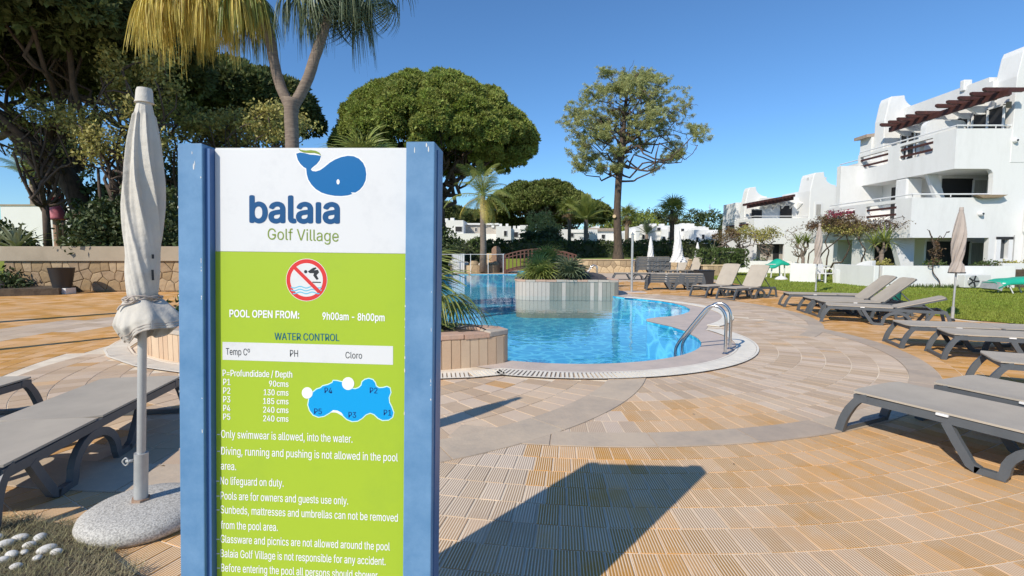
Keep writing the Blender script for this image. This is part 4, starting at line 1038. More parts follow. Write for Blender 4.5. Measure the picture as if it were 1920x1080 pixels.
# ---------------------------------------------------------------- arched bridge
t = thing('arched_footbridge', 'small arched wooden footbridge with red brown railings at the far pool end', 'bridge', (1.8, 33.0, 0))
zb = lambda x: .12+.42*(1-(x/2.35)**2)
for i in range(26):
    x = -2.3+4.6*i/25; obj('plank', MB().box(x-.085, x+.085, -.75, .75, zb(x)-.05, zb(x)), M['wood_rail'], t)
for s, z_ in ((-.8, 0), (.8, 0)):
    side = obj('railing', MB().bar([(x_, s, zb(x_)+1.02) for x_ in np.linspace(-2.3, 2.3, 13)], .07, .07), M['wood_rail'], t)
    obj('lower_rail', MB().bar([(x_, s, zb(x_)+.80) for x_ in np.linspace(-2.3, 2.3, 13)], .05, .05), M['wood_rail'], side)
    obj('stringer', MB().bar([(x_, s, zb(x_)-.06) for x_ in np.linspace(-2.35, 2.35, 13)], .06, .16), M['wood_rail'], side)
    for i in range(19):
        x = -2.25+4.5*i/18; k = .055 if i in (0, 9, 18) else .03; obj('post' if i in (0, 9, 18) else 'baluster', MB().box(x-k, x+k, s-k, s+k, zb(x)-.05, zb(x)+1.0), M['wood_rail'], side)
# rock garden and waterfall planter left of the bridge
rg = thing('rock_fountain', 'rocky waterfall planter of pale stone at the left of the footbridge', 'fountain', (-2.2, 33.6, 0))
obj('basin_wall', MB().prism(rrect(-1.9, -1.0, 1.4, 1.2, .9), -.2, .5), M['mortar'], rg)
stone_pieces(rg, (-3.3, 32.57), (-1.5, 32.57), .0, .52, .35, [M['stoneY'], M['stoneB']], np.random.default_rng(8))
stone_pieces(rg, (-1.9, 33.8), (-.45, 33.8), .3, 1.28, .4, [M['stoneY'], M['stoneB'], M['cap']], np.random.default_rng(9))
obj('rock_back', MB().box(.3, 1.75, .22, .8, 0, 1.26), M['mortar'], rg)
for k, (x, y, r) in enumerate(((-3.5,33.3,.34),(-3.0,33.1,.26),(-2.5,33.0,.38),(-1.9,32.95,.28),(-1.4,33.2,.22),(-3.9,33.9,.4),(-1.1,33.5,.3))):
    bm = bmesh.new(); bmesh.ops.create_icosphere(bm, subdivisions=2, radius=r); rr = random.Random(k)
    for v in bm.verts: v.co *= rr.uniform(.85, 1.12); v.co.z *= .7
    me = bpy.data.meshes.new('rock'); bm.to_mesh(me); bm.free(); obj('rock', me, M['pebble'] if k % 2 else M['stoneB'], rg, (x+2.2, y-33.6, .55), smooth=True)
obj('rounded_arch_niche', MB().prism(rrect(.85, .5, 1.45, 1.75, .28, (0,0,1,1)), .05, .2, 'y'), M['rust'], rg)
gf = thing('low_fence', 'low rail fence with thin white posts along the far left pool edge', 'fence', (-4.9, 31.9, 0))
obj('rail', MB().tube([(-.1,0,1.22),(4.4,0,1.22)], .015, 6), M['plastic_white'], gf)
for x in (.1, 1.15, 2.3, 3.4, 4.35): obj('post', MB().tube([(x,0,0),(x,0,1.25)], .02, 6), M['plastic_white'], gf)
gt = thing('slatted_gate', 'grey slatted pump cabinet gate at the far left pool corner', 'gate', (-3.7, 32.4, 0))
for k in range(6): obj('slat', MB().box(-.05+k*.12, .055+k*.12, 0, .04, .02, 1.25), M['ac'], gt)
obj('gate_frame', MB().box(-.08, .68, .04, .08, 1.1, 1.2).box(-.08, .68, .04, .08, .1, .2), M['pole'], gt)

# ---------------------------------------------------------------- black box, green cover, chair and table, bin, left pot
t = thing('storage_bin', 'black square box at the end of the low lounger stack', 'box', (8.35, 22.0, 0))
obj('body', MB().prism([(-.3,0),(.3,0),(.34,.58),(-.34,.58)], -.3, .3, 'y'), M['black'], t, bevel=.02); obj('rim', MB().box(-.36,.36,-.32,.32,.58,.62), M['black'], t, bevel=.01)
t = thing('waste_bin', 'dark green cylindrical bin behind the raised lounger backs', 'bin', (10.55, 13.9, .01))
obj('body', MB().lathe([(.12,0),(.125,.02),(.145,.50),(.15,.52),(.135,.52),(.11,.05)], 20), M['green_bin'], t, smooth=40); obj('foot_ring', MB().lathe([(.13,0),(.13,.03),(.10,.03)], 20), M['black'], t)
def cloth(w, d, zf, nx=16, ny=10):
    m = MB()
    for i in range(nx+1):
        for j in range(ny+1): u, v = i/nx*2-1, j/ny*2-1; m.v.append((u*w/2, v*d/2, zf(u, v)))
    for i in range(nx):
        for j in range(ny): a = i*(ny+1)+j; m.f.append((a, a+ny+1, a+ny+2, a+1))
    return m
t = thing('covered_lounger', 'white lounger under a turquoise cover on the lawn at the right edge', 'sun lounger', (17.35, 17.0, .01), math.radians(-8))
co = obj('cover', cloth(2.3, .8, lambda u, v: .44+.12*math.sin((u+1)*1.4)-.18*abs(v)**6-.22*max(0, -u-.8)*5*.3+.012*math.sin(u*9+v*5)), M['green_cover'], t, smooth=True); so = co.modifiers.new('s', 'SOLIDIFY'); so.thickness = .02
obj('mattress', MB().box(-1.02, 1.1, -.36, .36, .30, .38), M['plastic_white'], t, bevel=.03)
for sx in (-.8, -.1, .8):
    for s in (-.3, .3): obj('leg', MB().bar([(sx, s, .32), (sx+.16, s, 0)], .03, .03), M['plastic_white'], t)
obj('shade_hood', MB().prism([(-1.2,.16),(-1.04,.10),(-1.0,.28),(-1.12,.40)], -.38, .38, 'y'), M['pole'], t)
t = thing('garden_table', 'white garden table before the smaller block, draped in a turquoise cloth', 'table', (14.05, 27.0, .01))
for sx in (-.32, .32):
    for sy in (-.25, .25): obj('leg', MB().bar([(sx*1.15, sy, 0), (sx, sy, .7)], .05, .05), M['plastic_white'], t)
obj('table_top', MB().box(-.42, .42, -.36, .36, .70, .74), M['plastic_white'], t, bevel=.01)
cv = obj('table_cloth', cloth(1.1, .9, lambda u, v: .80+.16*(1-u*u)*(1-v*v)+.05*math.sin(u*5+1)-.16*max(abs(u), abs(v))**6+.12*u), M['green_cover'], None, (14.05, 27.0, .0), smooth=True); tag(cv, 'crumpled turquoise cloth lying on the white garden table', 'cloth'); so = cv.modifiers.new('s', 'SOLIDIFY'); so.thickness = .02
t = thing('parasol_base', 'round white parasol foot lying on the lawn before the covered table', 'parasol base', (13.3, 25.0, .01))
obj('disc', MB().lathe([(.28,0),(.30,.04),(.22,.13),(.06,.2)], 20), M['plastic_white'], t, smooth=60); obj('tube', MB().lathe([(.05,.2),(.05,.32)], 10), M['plastic_white'], t)
t = thing('plastic_chair', 'white plastic garden chair in the gap of the garden walls', 'chair', (14.02, 22.7, .01), math.radians(20))
obj('seat', MB().box(-.25,.25,-.25,.22,.40,.44), M['plastic_white'], t, bevel=.01)
for sx in (-.23,.23):
    for sy in (-.23,.2): obj('leg', MB().bar([(sx*1.12, sy*1.1, 0),(sx, sy, .41)], .045, .045), M['plastic_white'], t)
    obj('armrest', MB().box(sx-.03, sx+.03, -.25, .24, .63, .66).box(sx-.02, sx+.02, -.24, -.2, .44, .63), M['plastic_white'], t)
for k in range(5): obj('back_slat', MB().obox((-.2+.1*k, .27, .64), (.035,0,0), (0,.01,.0), (0,.04,.21)), M['plastic_white'], t)
t = thing('garden_table', 'white plastic table top seen beside the plastic chair', 'table', (14.55, 23.95, .01))
obj('table_top', MB().lathe([(.42,.70),(.44,.71),(.44,.74),(.0,.745)], 24), M['plastic_white'], t); obj('leg', MB().tube([(0,0,0),(0,0,.7)], .05, 8), M['plastic_white'], t)
for k in range(3): a = k*2.1; obj('foot', MB().bar([(0,0,.04),(.32*math.cos(a), .32*math.sin(a), .02)], .05, .03), M['plastic_white'], t)
q = G(118, 551); t = thing('plant_pot', 'tall black tapered pot on a white foot against the stone wall', 'pot', (q.x, q.y, 0))
obj('foot', MB().box(-.28,.28,-.2,.2,0,.2), M['plastic_white'], t, bevel=.01); obj('pot', MB().lathe([(.22,.2),(.25,.22),(.36,.86),(.37,.88),(.33,.88),(.3,.7)], 4 and 24), M['black'], t, smooth=40)
# posts standing left of the view, whose thin shadows cross the paving
for (x, y, hgt, r_, lab) in ((-11.1, 9.5, 2.6, .17, 'slim dark garden lamp post left of the paving, throwing a long thin shadow'), (-8.8, 5.9, 2.3, .11, 'slim dark pole left of the loungers, throwing a thin shadow')):
    t = thing('lamp_post', lab, 'lamp post', (x, y, 0)); obj('post', MB().tube([(0,0,0),(0,0,hgt)], [r_,r_*.8], 10), M['black'], t); obj('lamp_head', MB().lathe([(.03,hgt),(r_*.8,hgt+.03),(r_*.8,hgt+.2),(.03,hgt+.26)], 12), M['plastic_white'], t); obj('foot_plate', MB().box(-.1,.1,-.1,.1,0,.02), M['black'], t)
# ---------------------------------------------------------------- pool rules sign
SX, SYAW, STILT, SROLL, SW, SH = -0.626986, -0.0624615, -0.0405242, 0.01238283, 0.7648592, 1.76099949
SIGN = thing('pool_rules_sign', 'tall pool rules sign with two blue posts, white head and green board', 'sign', (SX, 1.42, 0))
RM = Matrix.Rotation(SYAW, 4, 'Z') @ Matrix.Rotation(STILT, 4, 'X') @ Matrix.Rotation(SROLL, 4, 'Y')
SIGN.rotation_euler = RM.to_euler(); SM = Matrix.Translation((SX, 1.42, 0)) @ RM; SMI = SM.inverted()
def on_sign(px, py, yl=.035):
    o = SMI @ Vector((0, 0, CAMH)); d = SMI.to_3x3() @ ray(px, py); t = (yl-o.y)/d.y; p = o+d*t; return p.x, p.z
PYL = .035
postw = .0765
lx1 = -SW/2+postw; rx0 = SW/2-.083
for nm, x0, x1, z1 in (('post', -SW/2, lx1, SH), ('post', rx0, SW/2, SH+.004)):
    m = MB().prism([(x0+.0,0.0),(x1-.0,0.0),(x1,.012),(x1,.118),(x0,.118),(x0,.012)] if nm else [], -.03, z1)
    p = obj(nm, m, M['blue'], SIGN, bevel=.003)
    r = random.Random(int(x1*1000))
    for k in range(16):      # flaked paint along the edges
        zz = z1-abs(r.gauss(0, .05))-.004 if k < 3 else r.uniform(.9, z1-.1); xx = (x0 if r.random() < .5 else x1-.006) if k > 2 else r.uniform(x0+.01, x1-.012); L = r.uniform(.002, .012)*(1.6 if k < 3 else 1); wd = r.uniform(.0006, .0016)*(1.3 if k < 3 else 1)
        c = MB().prism([(xx, zz), (xx+wd*1.6, zz-L*.2), (xx+wd*2, zz+L*.4), (xx+wd, zz+L), (xx-.0*wd, zz+L*.7)], -.0006, -.0001, 'y'); obj('paint_chip', c, M['paint_chip'], p)
obj('inner_channel', MB().box(lx1+.0005, lx1+.014, .012, .11, -.03, SH-.012), M['blue_dark'], SIGN)
obj('side_trim', MB().box(SW/2+.0005, SW/2+.003, .03, .1, -.03, SH-.012), M['blue_dark'], SIGN)
zc = on_sign(580, 473.5)[1]
obj('head_panel', MB().box(lx1+.0145, rx0-.0005, PYL, .10, zc, SH-.008), M['sign_white'], SIGN, bevel=.0012)
obj('rules_panel', MB().box(lx1+.0145, rx0-.0005, PYL, .10, .12, zc-.0004), M['sign_green'], SIGN)
obj('top_rim', MB().box(lx1+.0145, rx0-.0005, PYL+.004, .104, SH-.0078, SH-.004), M['paint_chip'], SIGN)
obj('rear_panel', MB().box(lx1+.0005, rx0-.0005, .1005, .104, .12, SH-.03), M['ac'], SIGN)
def lay(name, poly_px, material, h=.0006, y=PYL, par=None):
    P = [on_sign(*p) for p in poly_px]; return obj(name, MB().prism(P, y-h, y-.0001, 'y'), material, par or SIGN)
FONT = None
try:
    import os
    for kind in ('LOCAL', 'SYSTEM'):
        pth = os.path.join(bpy.utils.resource_path(kind), 'datafiles', 'fonts', 'Inter.woff2')
        if os.path.exists(pth): FONT = bpy.data.fonts.load(pth); break
except Exception: FONT = None
def text(s, xl, xr, yl, yr, cap, material, bold=0, name='lettering', y=PYL):
    """one printed line from pixel xl to xr, baseline yl..yr"""
    cu = bpy.data.curves.new('t', 'FONT'); cu.body = s; cu.size = 1; cu.font = FONT or cu.font; cu.resolution_u = 3; o = bpy.data.objects.new('t', cu); COL.objects.link(o)
    dg = bpy.context.evaluated_depsgraph_get(); me = bpy.data.meshes.new_from_object(o.evaluated_get(dg)); bpy.data.objects.remove(o)
    co = np.empty(len(me.vertices)*3, np.float32); me.vertices.foreach_get('co', co); co = co.reshape(-1, 3)
    x0, x1 = co[:,0].min(), co[:,0].max()
    a, b = on_sign(xl, yl), on_sign(xr, yr); w = b[0]-a[0]
    u = np.array([co[:,0]-x0]).ravel()/(x1-x0); capm = .509 if FONT else .682
    c = on_sign(xl, yl-cap)[1]-a[1]
    X = a[0]+u*w; Z = a[1]+(b[1]-a[1])*u+co[:,1]/capm*c
    out = np.stack([X, np.full_like(X, y-.0007), Z], 1)
    if bold:      # heavier print: the same outline laid again a hair to the side
        em = c/capm; bm = bmesh.new(); k = 0
        for sx, sz in ((-1,0),(1,0),(0,1),(0,-1),(.7,.7),(-.7,-.7),(.7,-.7),(-.7,.7)) if bold > .015 else ((-1,0),(1,0)):
            k += 1; q = out+np.array([sx*bold*em*.95, -.00002*k, sz*bold*em*.8]); me.vertices.foreach_set('co', q.ravel().astype(np.float32)); bm.from_mesh(me)
        me = bpy.data.meshes.new('t'); bm.to_mesh(me); bm.free()
    else: me.vertices.foreach_set('co', out.ravel().astype(np.float32))
    me.update(); me.materials.clear()
    if len(me.polygons) and sum(p.normal.y*p.area for p in me.polygons) > 0: me.flip_normals()
    return obj(name, me, material, SIGN)
def c2(p): return (320+p[0]/2.454, 240+p[1]/2.454)
def c3(p): return (320+p[0]/2.454, 640+p[1]/2.454)
# whale
whale = [(578,118),(596,113),(618,116),(640,122),(665,124),(692,128),(686,148),(672,166),(654,180),(645,190),(652,198),(668,200),(688,194),(708,180),(732,160),(757,145),(785,134),(815,128),(842,130),(866,141),(885,160),(896,184),(900,212),(897,240),(886,265),(870,284),(850,297),(829,296),(836,304),(815,310),(785,313),(755,312),(722,306),(694,297),(668,281),(648,260),(634,238),(627,214),(624,186),(612,180),(597,165),(585,146)]
wp = [Vector(p) for p in whale]; halo = []
for i, p in enumerate(wp):
    t_ = (wp[(i+1) % len(wp)]-wp[i-1]).normalized(); halo.append((p.x+t_.y*6, p.y-t_.x*6))
lay('logo_outline', [c2(p) for p in halo], M['print_white'], .0003)
lay('whale_logo', [c2(p) for p in whale], M['print_whale'], .0008)
lay('whale_tail_line', [c2(p) for p in [(588,94),(600,101),(622,104),(645,102),(668,105),(684,113),(694,127),(680,120),(660,114),(636,115),(612,113),(596,106)]], M['print_green'], .0009)
lay('whale_eye', [c2((771+7*math.cos(a), 248+12*math.sin(a))) for a in [i*PI/8 for i in range(16)]], M['print_white'], .0012)
for dx in (0,): text('balaıa', 470, 635, 416, 417.5, 48, M['print_navy'], .028, 'brand_lettering')
text('Golf Village', 502, 635, 449, 453, 21, M['print_green'], .0)
# no diving symbol
def ringp(c, r0, r1, n=48): return c
def disc(name, c, r, mt, h, n=40): return lay(name, [c2((c[0]+r*math.cos(2*PI*i/n), c[1]+r*math.sin(2*PI*i/n)*1.03)) for i in range(n)], mt, h)
disc('symbol_rim', (626, 699), 95, M['print_white'], .0004); disc('symbol_ring', (626, 699), 93, M['print_red'], .0007); disc('symbol_field', (626, 699), 75, M['sign_white'], .0010)
for k in range(3):
    yy = 730+k*13; top_ = [(554+i*9.4, yy+4*math.sin(i*1.05)) for i in range(16)]; bot = [(x, y+5) for x, y in reversed(top_)]
    if k == 2: top_ = top_[1:-1]; bot = bot[1:-1]
    lay('wave_line', [c2(p) for p in top_+bot], M['print_wave'], .0012)
disc('figure_head', (622, 661), 7.5, M['print_black'], .0013, 14)
lay('figure_body', [c2(p) for p in [(632,660),(655,644),(668,641),(672,646),(660,655),(678,652),(684,664),(672,677),(682,695),(672,699),(657,679),(660,668),(640,668)]], M['print_black'], .0013)
lay('diving_board', [c2(p) for p in [(653,707),(692,708),(692,713),(653,712)]], M['print_black'], .0013)
lay('symbol_slash', [c2(p) for p in [(566,648),(578,638),(690,748),(679,760)]], M['print_red'], .0016)
text('POOL OPEN FROM:', 431, 561, 594, 597, 13.2, M['print_white'], .022)
text('9h00am - 8h00pm', 605, 721, 599, 602, 13.2, M['print_white'], .018)
text('WATER CONTROL', 515, 636, 637, 639.5, 13.2, M['print_teal'], .008)
lay('white_box', [(417.5,641),(737,649),(737,684),(417.5,674.5)], M['sign_white'], .0006)
text('Temp Cº', 424, 469, 665, 666.5, 12.5, M['print_black'], 0, y=PYL-.0004)
text('PH', 544, 559, 668.5, 669, 12.5, M['print_black'], 0, y=PYL-.0004)
text('Cloro', 648, 679, 671.5, 672.5, 12, M['print_black'], 0, y=PYL-.0004)
text('P=Profundidade / Depth', 418, 548, 705, 708, 12, M['print_white'], .012)
for k, (s, xl) in enumerate((('90cms', 505), ('130 cms', 495), ('185 cms', 494), ('240 cms', 494), ('240 cms', 494))):
    yb = 721.5+16.3*k; text('P%d' % (k+1), 419, 432, yb, yb+.4, 11.5, M['print_white'], .012); text(s, xl, 541, yb+3, yb+4, 11, M['print_white'], .014)
pool = [(655,235),(672,221),(690,215),(700,206),(725,200),(745,190),(748,181),(765,182),(790,188),(808,205),(830,217),(850,220),(866,214),(878,203),(882,186),(895,176),(912,172),(930,177),(940,190),(945,206),(958,215),(978,214),(995,209),(1008,215),(1012,235),(1003,258),(1005,280),(1015,300),(1025,328),(1020,348),(1003,360),(975,362),(955,352),(937,335),(918,328),(898,336),(880,353),(860,365),(835,367),(812,358),(790,338),(765,324),(742,321),(722,333),(705,343),(680,347),(657,338),(641,318),(633,292),(638,262)]
pw = [Vector(p) for p in pool]; halo = []
for i, p in enumerate(pw):
    t_ = (pw[(i+1) % len(pw)]-pw[i-1]).normalized(); halo.append((p.x+t_.y*4.5, p.y-t_.x*4.5))
lay('pool_map_edge', [c3(p) for p in halo], M['print_pale'], .0004); lay('pool_map', [c3(p) for p in pool], M['print_cyan'], .0008)
def disc3(name, c, r, mt, h, n=24): return lay(name, [c3((c[0]+r*math.cos(2*PI*i/n), c[1]+r*math.sin(2*PI*i/n)*1.05)) for i in range(n)], mt, h)
disc3('map_dot', (629,237), 25, M['print_white'], .0011); disc3('map_dot', (817,194), 28, M['print_white'], .0011)
lay('map_crescent', [c3(p) for p in [(733,327),(748,316),(768,318),(785,327),(796,341),(778,332),(758,327)]], M['print_white'], .0011)
for s, x, y_ in (('P4', 709, 238), ('P2', 917, 238), ('P5', 661, 334), ('P3', 819, 350), ('P1', 981, 340)):
    a = c3((x, y_)); text(s, a[0], a[0]+14, a[1], a[1]+.5, 10.5, M['print_ink'], .005, y=PYL-.0005)
for s, xl, xr, yl, yr in (('Only swimwear is allowed, into the water.', 415, 661, 820.5, 830), ('Diving, running and pushing is not allowed in the pool', 415, 746, 852, 865), ('area.', 414.5, 443, 880, 881.5),
        ('No lifeguard on duty.', 413.5, 532, 908, 912.5), ('Pools are for owners and guests use only.', 414, 653, 936, 946), ('Sunbeds, mattresses and umbrellas can not be removed', 414, 746, 962, 978),
        ('from the pool area.', 414.5, 521, 991, 995.5), ('Glassware and picnics are not allowed around the pool', 414, 731, 1017, 1032), ('Balaia Golf Village is not responsible for any accident.', 414, 723, 1044, 1059.5), ('Before entering the pool all persons should shower', 415, 708, 1071, 1086), ('before and after using the pool.', 415, 600, 1099, 1108)):
    if s.startswith('before'): continue
    text(s, xl, xr, yl+ (0), yr, 14.5, M['print_white'], .006)
    if s not in ('area.', 'from the pool area.'): text('-', xl-7.5, xl-2.5, yl, yl+.1, 14.5, M['print_white'], .012)
# ---------------------------------------------------------------- foliage
def unit(n): v = RNG.normal(size=(n,3)); return v/np.linalg.norm(v, axis=1, keepdims=True)
def tuft_mesh(C, k, size, width, bias=None, bw=.6, name='crown', up=.25):
    """k thin needles or leaves out of each centre"""
    C = np.repeat(np.asarray(C, float), k, 0); n = len(C); d = unit(n)
    if bias is not None: d += np.repeat(np.asarray(bias), k, 0)*bw
    d[:,2] += up; d /= np.linalg.norm(d, axis=1, keepdims=True)
    s = size*RNG.uniform(.6, 1.3, (n,1)); w = np.cross(d, unit(n)); w /= np.linalg.norm(w, axis=1, keepdims=True)+1e-9; w *= width*RNG.uniform(.7,1.3,(n,1))
    a = C-w*.5; b = C+w*.5; c = C+d*s+w*.15; e = C+d*s*.55+w*.9; f = C+d*s*.55-w*.9
    V = np.stack([C-d*s*.05, e, c, f], 1).reshape(-1, 3); F = np.arange(4*n).reshape(-1, 4)
    T = np.repeat(np.repeat(RNG.uniform(0, 1, n//k), k)*.75+RNG.uniform(0, .25, n), 4)
    return npmesh(name, V, F, T)
def broad_mesh(C, k, spread, size, name='foliage', flat=0, aspect=.55):
    C = np.repeat(np.asarray(C, float), k, 0); n = len(C); C = C+unit(n)*RNG.uniform(0, 1, (n,1))**.5*spread
    a = unit(n); a[:,2] *= (1-flat); a /= np.linalg.norm(a, axis=1, keepdims=True); b = np.cross(a, unit(n)); b /= np.linalg.norm(b, axis=1, keepdims=True)+1e-9
    s = size*RNG.uniform(.55, 1.35, (n,1)); V = np.stack([C-a*s*.5, C+b*s*aspect*.5, C+a*s*.5, C-b*s*aspect*.5], 1).reshape(-1, 3)
    T = np.repeat(np.repeat(RNG.uniform(0, 1, n//k), k)*.6+RNG.uniform(0, .4, n), 4)
    return npmesh(name, V, np.arange(4*n).reshape(-1, 4), T)
def shell_points(cs, rs, per_area, inner=.75, squash=.8, top_only=-.5):
    """points in the outer shell of many lumps, none buried inside a neighbour"""
    P = []; Nn = []
    cs = np.asarray(cs, float); rs = np.asarray(rs, float)
    for c, r in zip(cs, rs):
        n = max(4, int(4*PI*r*r*per_area)); d = unit(n); d = d[d[:,2] > top_only]
        p = c+d*np.array([1,1,squash])*r*RNG.uniform(inner, 1.05, (len(d),1)); q = ((p[:,None,:]-cs[None])/rs[None,:,None]); q[:,:,2] /= squash
        buried = ((np.linalg.norm(q, axis=2) < .72).sum(1)) > 0; p, d = p[~buried], d[~buried]; P.append(p); Nn.append(d)
    return np.concatenate(P), np.concatenate(Nn)
def limb(m, a, b, r0, r1, sag=0, wob=.1, n=5):
    a, b = Vector(a), Vector(b); L = (b-a).length; pts = [a.lerp(b, i/n)+Vector((random.uniform(-1,1), random.uniform(-1,1), random.uniform(-1,1)))*wob*L*.12*(0 if i in (0, n) else 1)+Vector((0,0,sag*L*math.sin(PI*i/n))) for i in range(n+1)]
    pts = ipath(pts, 2); m.tube(pts, [r0+(r1-r0)*i/(len(pts)-1) for i in range(len(pts))], 7, jit=.06); return pts
def umbrella_pine(label, x, y, zg, a, b, zc, hc, fork, trunk_r, mt='needles_a', lumps=90, dens=26, size=.34, nl=12, lean=(0,0), seed=1, k=7, under=.35, name='stone_pine', group=None, trunkmat='bark', lump_r=(.8,1.5)):
    random.seed(seed); rng = np.random.default_rng(seed)
    t = thing(name, label, 'pine tree', (x, y, zg), 0, group); cs, rs = [], []; zc -= zg
    for i in range(lumps):
        an = i*2.39996+rng.uniform(-.3,.3); u = math.sqrt((i+.5)/lumps)
        r = rng.uniform(*lump_r)*min(a,b,6)/6*1.1
        zz = hc*math.sqrt(max(0, 1-u*u*.96))*rng.uniform(.82, 1.05)
        cs.append((lean[0]+a*u*math.cos(an)*rng.uniform(.92,1.04), lean[1]+b*u*math.sin(an)*rng.uniform(.92,1.04), zc+zz-r*.6)); rs.append(r)
    for i in range(int(lumps*under)):      # ragged lower rim
        an = rng.uniform(0, 2*PI); u = rng.uniform(.55, .98); r = rng.uniform(*lump_r)*.75*min(a,b,6)/6
        cs.append((lean[0]+a*u*math.cos(an), lean[1]+b*u*math.sin(an), zc+rng.uniform(-.10,.22)*hc)); rs.append(r)
    P, N_ = shell_points(cs, rs, dens)
    obj('crown', tuft_mesh(P, k, size, size*.22, N_, .9), M[mt], t)
    m = MB(); f = Vector((lean[0]*.45, lean[1]*.45, fork-zg)); m.tube(ipath([(0,0,-.3), (lean[0]*.1,lean[1]*.1,(fork-zg)*.5), f], 4), [trunk_r*(1.15-.3*i/8) for i in range(9)], 10, jit=.07)
    for i in range(nl):
        an = 2*PI*i/nl+rng.uniform(-.25,.25); u = rng.uniform(.45,.8); e = Vector((lean[0]+a*u*math.cos(an), lean[1]+b*u*math.sin(an), zc+hc*rng.uniform(.1,.35)))
        s0 = f-Vector((0,0,rng.uniform(0,.25)*(fork-zg))) if i % 3 else f
        pts = limb(m, s0, e, trunk_r*.48, trunk_r*.12, -.06, 1.2)
        for q in range(3):
            s1 = pts[rng.integers(len(pts)//2, len(pts))]; e1 = e+Vector((rng.uniform(-1,1)*a*.28, rng.uniform(-1,1)*b*.28, rng.uniform(0,.3)*hc)); limb(m, s1, e1, trunk_r*.17, trunk_r*.05, 0, 1)
    obj('trunk', m, M[trunkmat], t, smooth=True); return t
umbrella_pine('big round umbrella pine with dense green crown and dark limbs, behind the sign', -5.6, 40, .8, 7.3, 6.8, 8.7, 5.8, 6.0, .42, lumps=330, dens=50, size=.23, nl=16, lean=(-.3,0), seed=4, k=7, under=.4, lump_r=(.6,.95))
umbrella_pine('flat topped pine beyond the white houses, left one of the pair above the footbridge', 3.9, 75, 1.0, 7.2, 6, 7.6, 3.7, 6.3, .35, lumps=70, dens=15, size=.42, nl=9, seed=6, k=6, mt='needles_mid', lump_r=(1.1,1.7))
umbrella_pine('lower sloping pine to the right of the flat topped one, palms in front', 9.2, 80, 1.0, 6.3, 5, 6.4, 3.2, 5, .3, lumps=60, dens=12, size=.45, nl=7, seed=7, k=6, mt='needles_mid', lump_r=(1.1,1.7))
umbrella_pine('broad green pine behind the houses, just right of the sign edge', -4.6, 82, 1, 7.5, 5, 4.6, 2.9, 4, .3, lumps=60, dens=11, size=.5, nl=6, seed=9, k=6, mt='needles_mid', lump_r=(1.1,1.7))
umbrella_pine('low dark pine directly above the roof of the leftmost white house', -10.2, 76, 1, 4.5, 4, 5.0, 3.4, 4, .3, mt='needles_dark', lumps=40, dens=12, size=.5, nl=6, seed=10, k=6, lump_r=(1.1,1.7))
# dark pines on the left, seen from below
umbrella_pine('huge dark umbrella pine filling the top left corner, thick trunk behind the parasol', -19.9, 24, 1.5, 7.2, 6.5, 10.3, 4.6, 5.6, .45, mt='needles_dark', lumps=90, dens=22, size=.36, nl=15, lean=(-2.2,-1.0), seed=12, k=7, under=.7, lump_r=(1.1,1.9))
umbrella_pine('dark spreading pine behind the forked palm, its underside in shade', -20.4, 36, 1.5, 5.0, 5.0, 11.0, 3.0, 5.5, .34, mt='needles_dark', lumps=60, dens=18, size=.4, nl=14, lean=(.9,0), seed=14, k=7, under=.8, lump_r=(1.0,1.7))

